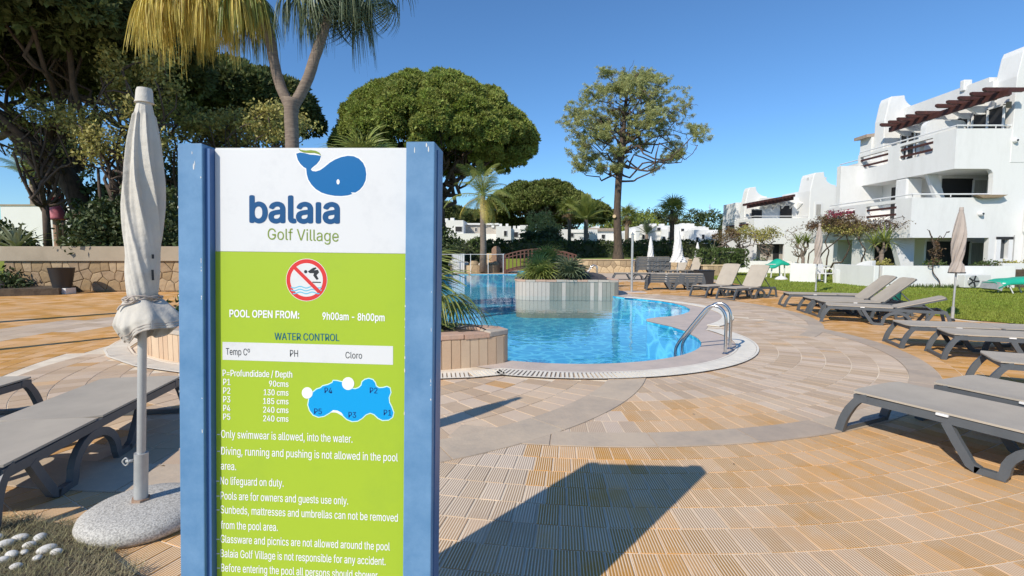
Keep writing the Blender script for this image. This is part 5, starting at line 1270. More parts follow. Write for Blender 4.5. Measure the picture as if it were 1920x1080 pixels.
def open_pine():
    random.seed(33); rng = np.random.default_rng(33); X0, Y0, zg = 8.05, 38.2, .8
    t = thing('maritime_pine', 'tall lone pine with bare dark trunk and thin airy yellowish crown', 'pine tree', (X0, Y0, zg)); s = FPX/38.2
    def loc(px, py, dy=0): p = onY(px, py, Y0); return Vector((p.x-X0, dy, p.z-zg))
    m = MB(); pts = ipath([loc(1159,490), loc(1159,455), loc(1157,400), loc(1160,340), loc(1165,290), loc(1169,240), loc(1174,190), loc(1178,150)], 3)
    rad = np.interp(range(len(pts)), [0, 2, 6, 12, len(pts)-1], [.52, .34, .27, .24, .06]); m.tube(pts, list(rad), 10, jit=.06)
    clusters = [(1085,215,.9),(1075,240,1.1),(1100,250,1.2),(1090,285,1.0),(1110,300,.8),(1092,315,.5),(1130,205,1.0),(1105,190,.9),(1120,260,.8),(1140,160,.8),(1135,145,.5),(1155,175,1.1),(1180,140,.9),(1170,160,1.0),(1200,135,.7),(1205,165,1.1),(1190,190,1.3),(1215,150,.7),(1160,210,1.2),(1130,235,.9),
        (1220,190,1.2),(1240,180,.8),(1235,215,1.2),(1260,200,1.0),(1210,230,1.2),(1280,215,.9),(1290,200,.5),(1250,240,1.0),(1185,225,1.1),(1220,260,.8),(1180,255,.7),(1165,290,.55),(1150,290,.5),(1290,262,.8),(1278,284,.6),(1302,270,.5),(1240,312,.35),(1270,265,.6),(1300,245,.5),(1265,290,.7),(1245,300,.5),(1285,285,.6),(1150,320,.35),(1125,320,.4),(1240,160,.5),(1255,225,.8),(1200,245,.8),(1145,255,.7)]
    cs, rs = [], []
    for i, (px, py, r) in enumerate(clusters):
        c = loc(px, py, rng.uniform(-2.6, 2.6)); 
        for q in range(7): cs.append(c+Vector(rng.normal(size=3)*r*.55)); rs.append(r*rng.uniform(.2,.44))
        j = min(len(pts)-2, max(9, int(np.argmin([abs(p.z-(c.z-1.0)) for p in pts])))); limb(m, pts[j], c, .085 if py > 240 else .06, .018, -.04, 1.4)
        for q in range(2): limb(m, c, c+Vector(rng.normal(size=3)*r*.7), .02, .008, 0, 1)
    P = []
    for i, (px, py, r) in enumerate(clusters):
        c = np.array(loc(px, py, rng.uniform(-2.2, 2.2)))
        for q in range(int((16+r*20)*(.45 if px > 1238 else 1))):      # short twigs, each with its tufts
            a0 = c+rng.normal(size=3)*np.array([.46,.7,.34])*r; d = rng.normal(size=3); d[2] = abs(d[2])*.5; d /= np.linalg.norm(d); L = rng.uniform(.25,.7); n_ = int(11*L/.4)
            P.append(a0+d*np.linspace(0, L, n_)[:,None]+rng.normal(size=(n_,3))*.055)
    P = np.concatenate(P); N_ = np.tile(np.array([[0,0,.3]]), (len(P),1))
    obj('crown', tuft_mesh(P, 8, .17, .017, N_, .5), M['needles_pale'], t); obj('trunk', m, M['bark'], t, smooth=True)
    obj('branch_stub', MB().tube([loc(1153,407), loc(1150,406,-.35)], .13, 8), M['stoneY'], t)
open_pine()

# ---------------------------------------------------------------- palms
def blade_strip(m, pts, w, side):
    pts = [Vector(p) for p in pts]; o = len(m.v); n_ = len(pts)
    for i, p in enumerate(pts):
        ww = w*(1-.85*(i/(n_-1))**1.5)*(.6 if i == 0 else 1); s = Vector(side)*ww/2; m.v += [tuple(p-s), tuple(p+s)]
    for i in range(n_-1): m.f.append((o+2*i, o+2*i+1, o+2*i+3, o+2*i+2))
def mbmesh_t(m, name):
    me = m.mesh(name, False); rr = np.random.default_rng(len(m.v)); a = me.attributes.new('tint', 'FLOAT', 'POINT'); a.data.foreach_set('value', rr.uniform(0, 1, len(m.v)).astype(np.float32)); return me
def fan_frond(rr, pet=.8, L=.9, nseg=34, droop=.6, curl=.0, w=.035, span=300):
    """fan leaf: petiole along +x then a fan of hanging segments"""
    m = MB(); pp = [(0,0,0), (pet*.5,0,.03*pet), (pet,0,-.05*pet)]; m.tube(pp, [.018,.014,.011], 5)
    h = Vector(pp[-1])
    for i in range(nseg):
        a = math.radians(-span/2+span*i/(nseg-1)+rr.uniform(-2,2)); l = L*rr.uniform(.82,1.08)*(.75+.25*math.cos(a*.5)); d = Vector((math.cos(a), math.sin(a), rr.uniform(-.12,.12)))
        p = h.copy(); q = [p.copy()]; v = d.copy()
        for k in range(5):
            v = (v+Vector((0,0,-droop*(.12+.28*k)*rr.uniform(.7,1.3)))).normalized(); p = p+v*l/5; q.append(p.copy())
        s = d.cross(Vector((0,0,1))); s = s.normalized() if s.length > 1e-3 else Vector((0,1,0)); blade_strip(m, q, w, s)
    return mbmesh_t(m, 'frond')
def feather_frond(rr, L=2.2, nl=34, leaf=.45, droop=.9, w=.035, rise=.5, vee=.5):
    m = MB(); pts = []; p = Vector((0,0,0)); v = Vector((1,0,rise)).normalized(); N_ = 12
    for i in range(N_+1): pts.append(p.copy()); v = (v+Vector((0,0,-droop*(.06+.16*i/N_)))).normalized(); p = p+v*L/N_
    m.tube(pts, [.022*(1-.8*i/N_)+.003 for i in range(N_+1)], 5)
    for i in range(nl):
        t_ = .12+.88*i/(nl-1); j = min(N_-1, int(t_*N_)); b = pts[j].lerp(pts[j+1], t_*N_-j); tg = (pts[j+1]-pts[j]).normalized(); ln = leaf*math.sin(PI*min(1, .15+t_*.85))**.6*rr.uniform(.8,1.1)
        for s in (-1, 1):
            d = (tg*.55+Vector((0, s, 0))*.8+Vector((0,0,vee*.4))).normalized(); q = [b.copy()]; pp = b.copy(); vv = d
            for k in range(3): vv = (vv+Vector((0,0,-.22*droop*(k+1)))).normalized(); pp = pp+vv*ln/3; q.append(pp.copy())
            blade_strip(m, q, w, tg)
    return mbmesh_t(m, 'frond')
rr = random.Random(3)
FAN = [fan_frond(rr, .85, .95, 36, .75) for _ in range(3)]; FANH = [fan_frond(rr, .7, 1.0, 44, 2.2, w=.03) for _ in range(3)]
FEA = [feather_frond(rr, 2.2, 36, .5, 1.0) for _ in range(3)]; FEB = [feather_frond(rr, 1.9, 40, .42, .55, rise=.9) for _ in range(3)]
FANF = [fan_frond(rr, .6, .8, 20, .4, w=.07) for _ in range(2)]
def crown_of(parent, protos, mt, c, n, e0, e1, sc, seed=1, name='frond', jitter=.15, az0=0, az1=360):
    r = random.Random(seed); c = Vector(c)
    for i in range(n):
        u = (i+.5)/n; az = math.radians(az0+(az1-az0)*((i*.381966) % 1))+r.uniform(-.1,.1); el = math.radians(e0+(e1-e0)*u+r.uniform(-8,8)); s = sc*r.uniform(1-jitter, 1+jitter)
        key = (id(protos), mt, i % len(protos)); me = _pm.get(key)
        if me is None: me = protos[i % len(protos)].copy(); me.materials.append(M[mt]); _pm[key] = me
        o = obj(name, me, None, parent, c, (r.uniform(-.5,.5), -el, az)); o.scale = (s, s, s)
_pm = {}
# forked fan palm with yellowed hanging skirts
PX, PY = -5.15, 12.0
def fp(px, py, dy=0): p = onY(px, py, PY); return Vector((p.x-PX, dy, p.z))
t = thing('forked_fan_palm', 'tall forked fan palm behind the sign, two stems and hanging yellow leaf skirts', 'palm tree', (PX, PY, 0))
m = MB(); m.tube(ipath([fp(552,640), fp(550,400), fp(548,270), fp(546,215), fp(548,185)], 3), [.19,.18,.17,.165,.16,.155,.15,.15,.15,.155,.165,.18,.2], 12, jit=.04)
obj('trunk', m, M['bark_grey'], t, smooth=True)
m = MB(); lp = ipath([fp(547,205), fp(527,165), fp(515,120), fp(503,60), fp(488,0), fp(470,-60)], 3); m.tube(lp, [.15,.13,.125,.12,.12,.115,.115,.11,.11,.11,.11,.11,.11,.11,.11,.11], 12, jit=.07); obj('stem', m, M['bark_grey'], t, smooth=True)
m = MB(); rp = ipath([fp(547,205), fp(572,160), fp(590,110), fp(606,60), fp(622,10), fp(640,-50)], 3); m.tube(rp, [.14,.125,.12,.12,.12,.12,.115,.115,.11,.11,.11,.11,.11,.11,.11,.11], 12, jit=.07); obj('stem', m, M['bark_grey'], t, smooth=True)
m = MB(); m.tube(ipath([fp(503,60), fp(470,-5,-.2), fp(430,-60,-.4), fp(395,-95,-.5)], 3), [.10]*10, 10, jit=.07); obj('stem', m, M['bark_grey'], t, smooth=True)
def skirt(parent, c, protos, mt, n, sc, seed, az0=0, az1=360): crown_of(parent, protos, mt, c, n, -78, -35, sc, seed, az0=az0, az1=az1)
def hang_frond(r, L=1.2, n=34, w=.028, splay=.30):
    m = MB(); m.tube([(-.35,0,.30),(-.12,0,.14),(0,0,0)], [.016,.012,.01], 5)
    for i in range(n):
        a = r.uniform(-1.5,1.5); l = L*r.uniform(.6,1.1); d = Vector((.55+.3*math.cos(a), math.sin(a)*.9, r.uniform(-.1,.25))).normalized(); p = Vector((0,0,0)); q = [p.copy()]; v = d*splay*3
        for k in range(6): v = (v*.45+Vector((r.uniform(-.05,.05), r.uniform(-.05,.05), -.75))).normalized(); v = (v+d*splay*(.9 if k < 2 else .1)).normalized(); p = p+v*l/6; q.append(p.copy())
        an = r.uniform(0, PI); blade_strip(m, q, w*r.uniform(.6,1.2), (math.cos(an), math.sin(an), 0))
    return mbmesh_t(m, 'frond')
HANG = [hang_frond(rr, 1.25, 36), hang_frond(rr, 1.1, 30), hang_frond(rr, 1.35, 40)]
def curtain(parent, protos, mt, c, rx, ry, n, sc, seed, zj=.35):
    r = random.Random(seed); c = Vector(c)
    for i in range(n):
        az = i*2.39996; u = math.sqrt((i+.5)/n); key = (id(protos), mt, i % len(protos)); me = _pm.get(key)
        if me is None: me = protos[i % len(protos)].copy(); me.materials.append(M[mt]); _pm[key] = me
        o = obj('frond', me, None, parent, c+Vector((rx*u*math.cos(az), ry*u*math.sin(az), zj*(1-u*u)*1.2+r.uniform(-.12,.12))), (0, r.uniform(-.15,.15), az+r.uniform(-.3,.3))); s = sc*r.uniform(.8,1.15); o.scale = (s, s, s)
curtain(t, HANG, 'frond_yellow', fp(375,22,-.5), .72, .6, 44, 1.0, 5)
curtain(t, HANG, 'frond_yellow', fp(440,8,-.3), .6, .6, 22, .95, 6); curtain(t, HANG, 'frond', fp(468,10,-.1), .35, .5, 16, 1.0, 7)
crown_of(t, FAN, 'frond_blue', fp(395,-120,-.5), 14, 0, 75, 1.1, 9)
crown_of(t, FAN, 'frond_blue', fp(640,-70), 14, -10, 75, 1.1, 11)
curtain(t, HANG, 'frond_blue', fp(648,-2,0), .42, .5, 13, .95, 12); curtain(t, HANG, 'frond', fp(630,-30,.2), .5, .5, 6, .8, 13)
curtain(t, HANG, 'frond_blue', fp(560,8,.1), .34, .4, 8, .95, 14); skirt(t, fp(640,-62), FAN, 'frond_blue', 8, 1.0, 10)
crown_of(t, FAN, 'frond_blue', fp(475,-70), 10, 0, 70, 1.1, 16); skirt(t, fp(700,-60,.2), FAN, 'frond_blue', 4, .8, 17)
# fan palm whose crown just tops the sign, and its neighbour in the pool planter
t = thing('fan_palm', 'spiky fan palm crown peeping over the sign top, right of the forked palm', 'palm tree', (-4.9, 17.0, 0))
m = MB().tube([(0,0,0),(0,0,2.2),(.02,0,4.1)], [.2,.17,.16], 10, jit=.05); obj('trunk', m, M['bark_grey'], t, smooth=True)
crown_of(t, FANF, 'frond', (.02,0,4.1), 22, -15, 85, 1.15, 21); 
t = thing('planter_fan_palm', 'low bushy fan palm in the peach tiled planter right of the sign', 'palm tree', (-1.55, 7.0, .38))
m = MB().tube([(0,0,-.1),(0,0,.25)], .10, 8, jit=.1); obj('trunk', m, M['bark_grey'], t)
crown_of(t, FANF+FAN, 'frond', (0,0,.3), 34, -28, 80, .80, 22)
crown_of(t, FANF, 'frond_dry', (0,0,.12), 6, -35, -5, .6, 23)
m = MB()
r_ = random.Random(4)
for i in range(60):
    x, y = r_.uniform(-.5,.9), r_.uniform(-.35,.3); a = r_.uniform(0, 6.28); L = r_.uniform(.1,.3); blade_strip(m, [(x,y,.03),(x+L*.5*math.cos(a),y+L*.5*math.sin(a),.05),(x+L*math.cos(a),y+L*math.sin(a),.03)], .012, (0,0,.9) if i % 2 else (.7,.7,0))
stuff(obj('fallen_leaves', mbmesh_t(m, 'fallen'), M['frond_dry'], t))
# drip hose lying on the rim
cb = obj('hose', MB().tube(ipath([(-.75,6.6,.43),(-.62,6.45,.47),(-.5,6.38,.50),(-.40,6.42,.47),(-.34,6.5,.43)], 5), .008, 6), M['black']); tag(cb, 'thin dark drip hose arching over the stone rim of the peach planter', 'hose')
# queen palm, arching yellow green plumes
def feather_palm(label, x, y, zg, top, tr, n, sc, mt='frond', protos=None, seed=1, e0=-35, e1=75, name='feather_palm', trunkmat='bark_grey', cat='palm tree'):
    t = thing(name, label, cat, (x, y, zg)); h = top-zg; m = MB().tube([(0,0,-.2),(.03,0,h*.3),(0,.02,h*.7),(0,0,h)], [tr*1.25,tr*1.0,tr*.9,tr*.8], 10, jit=.04); obj('trunk', m, M[trunkmat], t, smooth=True)
    crown_of(t, protos or FEA, mt, (0,0,h), n, e0, e1, sc, seed); return t
q = onY(905, 486, 32.0); t = feather_palm('slender palm with arching yellow green plumes beside the rock fountain', q.x, 32.4, .3, 4.9, .2, 18, 1.15, 'frond', FEA, 31, -25, 80)
crown_of(t, FEA, 'frond_yellow', (0,0,4.5), 7, -65, -20, .9, 32)
def fanpalm(label, px, pytop, pybase, Y, tr, n, sc, seed, mt='frond', dry=6, trunkmat='bark_grey', protos=None):
    a, b = onY(px, pytop, Y), onY(px, pybase, Y); t = thing('fan_palm', label, 'palm tree', (a.x, Y, b.z)); h = a.z-b.z
    obj('trunk', MB().tube([(0,0,-.3),(0,0,h*.5),(0,0,h)], [tr*1.15,tr,tr*1.1], 10, jit=.06), M[trunkmat], t, smooth=True)
    crown_of(t, protos or FANF, mt, (0,0,h), n, -20, 85, sc, seed)
    if dry: crown_of(t, FANF, 'frond_dry', (0,0,h-.1), dry, -75, -35, sc*.75, seed+1)
    return t
fanpalm('upright fan palm above the white houses, left of the date palm', 1068, 392, 470, 52, .17, 22, 1.25, 41)
feather_palm('feathery date palm with brown skirt, right of the upright fan palm', onY(1099,400,50).x, 50, .8, onY(1099,412,50).z, .24, 26, 1.35, 'frond', FEB, 43, -30, 80, name='date_palm')
fanpalm('small fan palm half hidden behind the trunk of the tall lone pine', 1176, 405, 480, 50, .2, 20, 1.1, 45)
fanpalm('fan palm with brown trunk standing alone between the white houses and the parasols', 1261, 395, 478, 46, .2, 24, 1.2, 47, trunkmat='bark', dry=9)
feather_palm('dark palm tuft beside the far white houses under the lone pine', onY(1213,430,55).x, 55, .8, 3.2, .2, 16, .95, 'frond_blue', FEB, 49, -10, 70, name='date_palm')
feather_palm('green date palm on the raised lawn at the far left, before the white wall', onY(66,372,33).x, 33, 1.5, onY(66,335,33).z, .3, 24, 1.15, 'frond', FEB, 51, -25, 80, name='date_palm')

# island plants
t = thing('flax_plant', 'yellow green bushy strap leaved plant at the left end of the planter island', 'plant', (.95, 17.3, .48)); crown_of(t, FANF, 'frond', (0,0,.05), 30, 8, 88, .70, 61, name='leaf_fan')
t = thing('yucca_plant', 'spiky grey green plant with pale leaf edges in the middle of the planter island', 'plant', (1.95, 17.1, .48)); crown_of(t, FANF, 'frond_blue', (0,0,.05), 28, 5, 88, .64, 62, name='leaf_fan')
t = thing('tall_leafy_plant', 'tallest pale leafy clump rising behind the others on the planter island', 'plant', (1.25, 18.3, .48)); crown_of(t, FANF, 'frond', (0,0,.5), 20, 8, 88, .62, 63, name='leaf_fan'); obj('stem', MB().tube([(0,0,0),(0,0,.6)], .08, 6), M['bark'], t)

# ---------------------------------------------------------------- hedges and bushes
def hedge(label, x0, x1, y0, y1, z0, z1, mt, dens, size, name='hedge', bump=.12, cat='hedge'):
    cx, cy = (x0+x1)/2, (y0+y1)/2; t = thing(name, label, cat, (cx, cy, z0)); W_, D_, H_ = (x1-x0), (y1-y0), z1-z0
    obj('inner_twigs', MB().box(-W_/2+.15, W_/2-.15, -D_/2+.15, D_/2-.15, 0, H_-.15), M['leaf_dark'], t)
    A = W_*H_*2+W_*D_+D_*H_*2; n = int(A*dens); P = RNG.uniform(-1, 1, (n,3)); k = RNG.choice(5, n, p=[W_*H_/A, W_*H_/A, W_*D_/A, D_*H_/A, D_*H_/A])
    P[k == 0, 1] = -1; P[k == 1, 1] = 1; P[k == 2, 2] = 1; P[k == 3, 0] = -1; P[k == 4, 0] = 1
    P = P*np.array([W_/2, D_/2, H_/2])+np.array([0,0,H_/2])+RNG.normal(size=(n,3))*bump*.5+np.stack([np.sin(P[:,0]*W_*1.3)*0, np.sin(P[:,0]*W_*.9)*bump, np.sin(P[:,0]*W_*1.7+1)*bump*.6], 1)
    o = obj('leaves', broad_mesh(P, 4, size*.7, size), M[mt], t); return t
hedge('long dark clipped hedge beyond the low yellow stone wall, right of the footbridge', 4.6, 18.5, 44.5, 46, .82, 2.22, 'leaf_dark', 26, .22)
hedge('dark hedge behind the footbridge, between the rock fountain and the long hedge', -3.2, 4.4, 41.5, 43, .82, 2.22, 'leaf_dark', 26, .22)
hedge('sunlit green hedge with wavy top just right of the sign edge, left of the palm', -7.2, -2.2, 37.8, 39, .3, 2.15, 'leaf_hedge', 30, .2, bump=.2)
def bush(label, x, y, z, rx, ry, rz, mt, n, k, spread, size, cat='bush', name='bush', shape='dome', trunk=None, group=None):
    t = thing(name, label, cat, (x, y, z), 0, group); d = unit(n); d[:,2] = np.abs(d[:,2]) if shape == 'dome' else d[:,2]
    P = d*np.array([rx, ry, rz])*RNG.uniform(.35, 1, (n,1))**.45*(1+.15*np.sin(d[:,:1]*7)); P[:,2] += (trunk or 0)
    obj('foliage', broad_mesh(P, k, spread, size), M[mt], t)
    m = MB(); r = random.Random(n)
    for i in range(5 if not trunk else 3): limb(m, (r.uniform(-.05,.05),0,-.05), (rx*.5*r.uniform(-1,1), ry*.5*r.uniform(-1,1), (trunk or 0)+rz*.5), .05 if not trunk else .09, .015, 0, 1.5)
    obj('stems', m, M['bark'], t, smooth=True); return t
t = thing('hedge_planter', 'square stone planter box under the clipped green hedge at the lawn corner', 'planter', (11.6, 28.9, 0))
obj('box_core', MB().box(-.75,.95,-.1,1.0,0,.62), M['mortar'], t); stone_pieces(t, (10.85,28.8), (12.5,28.8), .0, .58, .3, [M['stoneY'], M['stoneB']], np.random.default_rng(17)); obj('rim', MB().box(-.8,1.0,-.15,1.05,.58,.66), M['stoneY'], t)
hedge('clipped rounded green hedge growing out of the square stone planter', 10.85, 13.5, 28.95, 30.4, .5, 1.5, 'leaf_hedge', 60, .13, bump=.08)
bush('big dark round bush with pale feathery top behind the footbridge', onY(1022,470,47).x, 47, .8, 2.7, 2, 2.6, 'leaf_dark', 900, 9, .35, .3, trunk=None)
bush('pale feathery tree top rising out of the dark round bush by the footbridge', onY(1018,430,48).x, 48.6, 2.0, 1.7, 1.4, 2.3, 'needles_pale', 500, 9, .3, .22, cat='tree', name='feathery_tree', shape='ball', trunk=1.1)
bush('small yellow shrub before the bluish white house right of the footbridge', onY(1100,460,47).x, 46.8, .82, .7, .5, 1.5, 'leaf_gold', 90, 8, .2, .2)
# distant trees above the roofs
def far_tree(label, px, pytop, Y, w, mt, seed, zb=1.0, name='distant_tree', conic=False):
    a = onY(px, pytop, Y); h = a.z-zb; t = thing(name, label, 'tree', (a.x, Y, zb)); rng = np.random.default_rng(seed)
    n = 300; d = unit(n); r = rng.uniform(.4,1,(n,1))**.4; P = d*r*np.array([w/2, w/3, h*.42])+np.array([0,0,h*.58])
    if conic: P[:,:2] *= np.clip(1.25-(P[:,2:3]/h), .08, 1)*1.3
    obj('crown', broad_mesh(P, 12, w*.09, max(.35, w*.055)), M[mt], t); obj('trunk', MB().tube([(0,0,-.5),(0,0,h*.6)], [w*.05,w*.025], 7), M['bark'], t)
for i, (px, py, Y, w, mt, lab) in enumerate(((845,398,95,9,'needles_a','rounded green tree top above the leftmost white house'),(905,402,100,10,'leaf_dark','dark tree behind the arching palm, over the roofs'),(1010,398,95,9,'needles_a','green tree low behind the feathery bush'),(1045,405,92,7,'leaf_dark','dark tree between the fan palm and the date palm by the footbridge'),
        (1128,402,90,7,'needles_a','green tree just left of the lone pine trunk, over the roofs'),(1140,385,120,4.5,'needles_dark','pointed dark conifer left of the lone pine trunk'),(1200,398,95,8,'needles_a','green tree right of the lone pine trunk'),(1222,392,110,8,'needles_dark','dark tree above the far white houses, left of the brown palm'),(1250,405,110,10,'needles_dark','low dark tree right behind the brown palm'),
        (1302,393,105,6,'leaf_dark','left one of the dark tree pair on the skyline at right'),(1335,394,105,8.5,'leaf_dark','right one of the dark tree pair on the skyline at right'),(1362,402,112,4,'needles_dark','small pointed dark tree touching the smaller block'),(1180,410,120,10,'needles_dark','far dark tree clump between pine trunk and palm'),(1280,412,120,8,'needles_a','low green tree between the brown palm and the dark pair'))):
    far_tree(lab, px, py, Y, w, mt, 70+i, conic=(w < 5))
t = thing('antenna_mast', 'thin lattice antenna mast on the skyline above the dark trees', 'mast', (onY(1331,385,180).x, 180, 0)); m = MB().tube([(0,0,0),(0,0,onY(1331,383,180).z)], .12, 4); z_ = onY(1331,383,180).z
for k in range(3): m.box(-.7,.7,-.05,.05,z_-1.1-k*1.3,z_-1.0-k*1.3)
obj('mast', m, M['pole'], t)

# shrubs and leafy trees of the left garden
def lefttree(label, px, py, Y, rx, ry, rz, mt, n, size, trunk_px=None, name='leafy_tree', k=9, spread=.4):
    c = onY(px, py, Y); t = thing(name, label, 'tree', (c.x, Y, 1.5)); h = c.z-1.5; rng = np.random.default_rng(int(px))
    K = 16; cs = []; m = MB()
    for i in range(K):
        d = unit(1)[0]*rng.uniform(.5,1); cc = Vector((d[0]*rx, d[1]*ry, h+d[2]*rz)); cs.append(cc); limb(m, (0,0,max(.5, h*.35)), cc, .07, .02, .05, 1.5)
    m.tube([(0,0,-.2),(0,0,max(.5, h*.36))], [.16,.12], 8)
    P = np.concatenate([np.array(c)+unit(n//K)*RNG.uniform(.2,1,(n//K,1))*np.array([rx,ry,rz])*.36 for c in cs])
    obj('crown', broad_mesh(P, k, spread, size), M[mt], t); obj('trunk', m, M['bark'], t, smooth=True)
lefttree('golden green leafy tree catching sun behind the parasol tip', 262, 150, 21.5, 1.6, 1.2, 1.5, 'leaf_gold', 480, .15)
lefttree('leafy tree low behind the parasol, between the dark trunk and the sign', 215, 250, 20.5, 2.1, 1.2, 1.6, 'leaf_gold', 520, .14)
lefttree('sparse leafy tree against the sky gap at the far left', 75, 235, 22, 2.1, 1.2, 1.2, 'leaf', 300, .15, k=7)
lefttree('bright green leafy tree right of the date palm at far left', 110, 300, 28, 1.8, 1.5, 1.8, 'leaf', 420, .18)
lefttree('sunlit yellow green tree just above the sign, left of the palm stem', 440, 240, 24, 3.3, 1.6, .9, 'leaf_gold', 620, .16)
lefttree('dark green leafy tree behind the sign top right of the parasol', 350, 262, 25, 2.4, 1.6, 1.6, 'leaf', 420, .16)
lefttree('sunlit leafy tree peeking out right of the forked palm stem', 535, 232, 26, .9, 1.2, 1.2, 'leaf_gold', 300, .16)
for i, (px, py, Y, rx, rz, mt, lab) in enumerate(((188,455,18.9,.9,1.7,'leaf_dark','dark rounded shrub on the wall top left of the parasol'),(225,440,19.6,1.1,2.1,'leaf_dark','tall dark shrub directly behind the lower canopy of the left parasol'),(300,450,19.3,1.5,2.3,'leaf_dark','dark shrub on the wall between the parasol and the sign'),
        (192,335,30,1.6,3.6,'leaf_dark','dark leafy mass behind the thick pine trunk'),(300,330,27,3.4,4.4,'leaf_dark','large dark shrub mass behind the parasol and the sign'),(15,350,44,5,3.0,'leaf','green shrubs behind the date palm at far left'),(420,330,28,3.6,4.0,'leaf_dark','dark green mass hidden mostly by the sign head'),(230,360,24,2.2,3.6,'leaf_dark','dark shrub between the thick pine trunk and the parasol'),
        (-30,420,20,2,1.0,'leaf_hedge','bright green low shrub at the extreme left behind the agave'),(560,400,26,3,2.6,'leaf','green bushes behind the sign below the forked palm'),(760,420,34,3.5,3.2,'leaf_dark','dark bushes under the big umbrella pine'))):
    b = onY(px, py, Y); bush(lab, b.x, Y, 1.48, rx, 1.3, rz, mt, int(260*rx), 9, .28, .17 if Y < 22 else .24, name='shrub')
t = thing('garden_screen_wall', 'white wall at the back of the left garden behind the pink sculpture', 'wall', (onY(95,420,31).x, 31, 1.5)); w = onY(150,440,31).x-onY(28,440,31).x
obj('wall_body', MB().box(-w/2-1, w/2+1.5, 0, .25, -.1, onY(90,386,31).z-1.5), M['white_far'], t); obj('coping', MB().box(-w/2-1.05, w/2-1.2, -.05, .3, onY(90,386,31).z-1.5+.002, onY(90,384,31).z-1.47), M['coping'], t)
# pink garden sculpture
s0 = onY(107, 438, 24); t = thing('garden_sculpture', 'pink tapered bell shaped garden sculpture with a red knotted top on the left lawn', 'sculpture', (s0.x, 24, 1.5)); z1_ = onY(107,375,24).z-1.5; z2_ = onY(107,412,24).z-1.5
obj('bell', MB().lathe([(.42,z2_),(.40,z2_+.1),(.3,z2_+.45),(.2,z1_-.25),(.17,z1_-.1)], 18), M['pink'], t, smooth=True)
bm = bmesh.new(); bmesh.ops.create_icosphere(bm, subdivisions=2, radius=.2); [setattr(v, 'co', v.co*random.Random(v.index).uniform(.85,1.15)) for v in bm.verts]; me = bpy.data.meshes.new('knot'); bm.to_mesh(me); bm.free(); obj('knot', me, M['print_red'], t, (0,0,z1_-.05), smooth=True)
obj('ear', MB().tube([(.1,0,z1_),(.3,0,z1_+.15)], [.1,.07], 8), M['print_red'], t); obj('stand', MB().lathe([(.25,0),(.14,.2),(.14,z2_+.05)], 12), M['rust'], t)
t = thing('leaning_trunk', 'pale leaning bare trunk behind the pink sculpture', 'tree', (onY(110,400,26).x, 26, 1.5)); obj('trunk', MB().tube([(0,0,0),(onY(99,318,26).x-onY(110,400,26).x,0,onY(99,318,26).z-1.5)], [.12,.09], 8), M['bark_grey'], t)
# agave
def agave(label, x, y, z, n, L, seed, w=.13, mt='agave'):
    t = thing('agave', label, 'agave', (x, y, z)); r = random.Random(seed)
    for i in range(n):
        az = i*2.4; el = math.radians(15+68*(i/n)+r.uniform(-6,6)); l = L*r.uniform(.75,1.1)*(1 if i < n*.7 else .85); m = MB(); pts = []; wd = []
        for k in range(7): u = k/6; e = el-.35*u*u*(1.2-el*.5); pts.append(Vector((math.cos(az)*math.cos(e)*l*u, math.sin(az)*math.cos(e)*l*u, math.sin(e)*l*u))); wd.append(w*(.75+.6*math.sin(PI*min(1,u*.9)))*(1-u**3))
        sd = Vector((-math.sin(az), math.cos(az), 0))
        for p, ww in zip(pts, wd): m.v += [tuple(p-sd*ww/2), tuple(p-Vector((0,0,ww*.22))), tuple(p+sd*ww/2)]
        for k in range(6): a = k*3; m.f += [(a,a+1,a+4,a+3),(a+1,a+2,a+5,a+4)]
        obj('leaf', mbmesh_t(m, 'leaf'), M[mt], t)
    return t
q = onY(30, 450, 18.9); agave('large agave with cream edged sword leaves on the wall top at the far left', q.x, 18.9, 1.5, 34, 1.25, 3)
q = onY(-15, 440, 18.9); agave('second agave cut off by the left edge of the view', q.x, 18.9, 1.55, 26, 1.0, 5)
# low shrubs before the left end of the stone wall
struct('garden_bed', MB().prism([(-24,15.2),(-17.3,15.6),(-14.9,16.6),(-15.4,17.85),(-24,17.85)], -.1, .22), M['soil'])
b = bush('dark low shrubs in the bed left of the black pot', -17.9, 16.9, .2, 1.6, .9, .8, 'leaf_dark', 260, 8, .2, .13, name='shrub')
for k, (x, y, r) in enumerate(((-17.2,15.9,.22),(-16.6,16.0,.16),(-16.9,16.5,.25))):
    bm = bmesh.new(); bmesh.ops.create_icosphere(bm, subdivisions=2, radius=r); rr_ = random.Random(k)
    for v in bm.verts: v.co *= rr_.uniform(.85,1.15)
    me = bpy.data.meshes.new('rock'); bm.to_mesh(me); bm.free(); o = obj('garden_rock', me, M['cap'], None, (x,y,.25), smooth=True); tag(o, ['pink rock at the front of the shrub bed left of the black pot','small pink rock nearest the black pot in the shrub bed','largest pink rock, set back in the shrub bed'][k], 'rock', 'rocks in the left shrub bed')

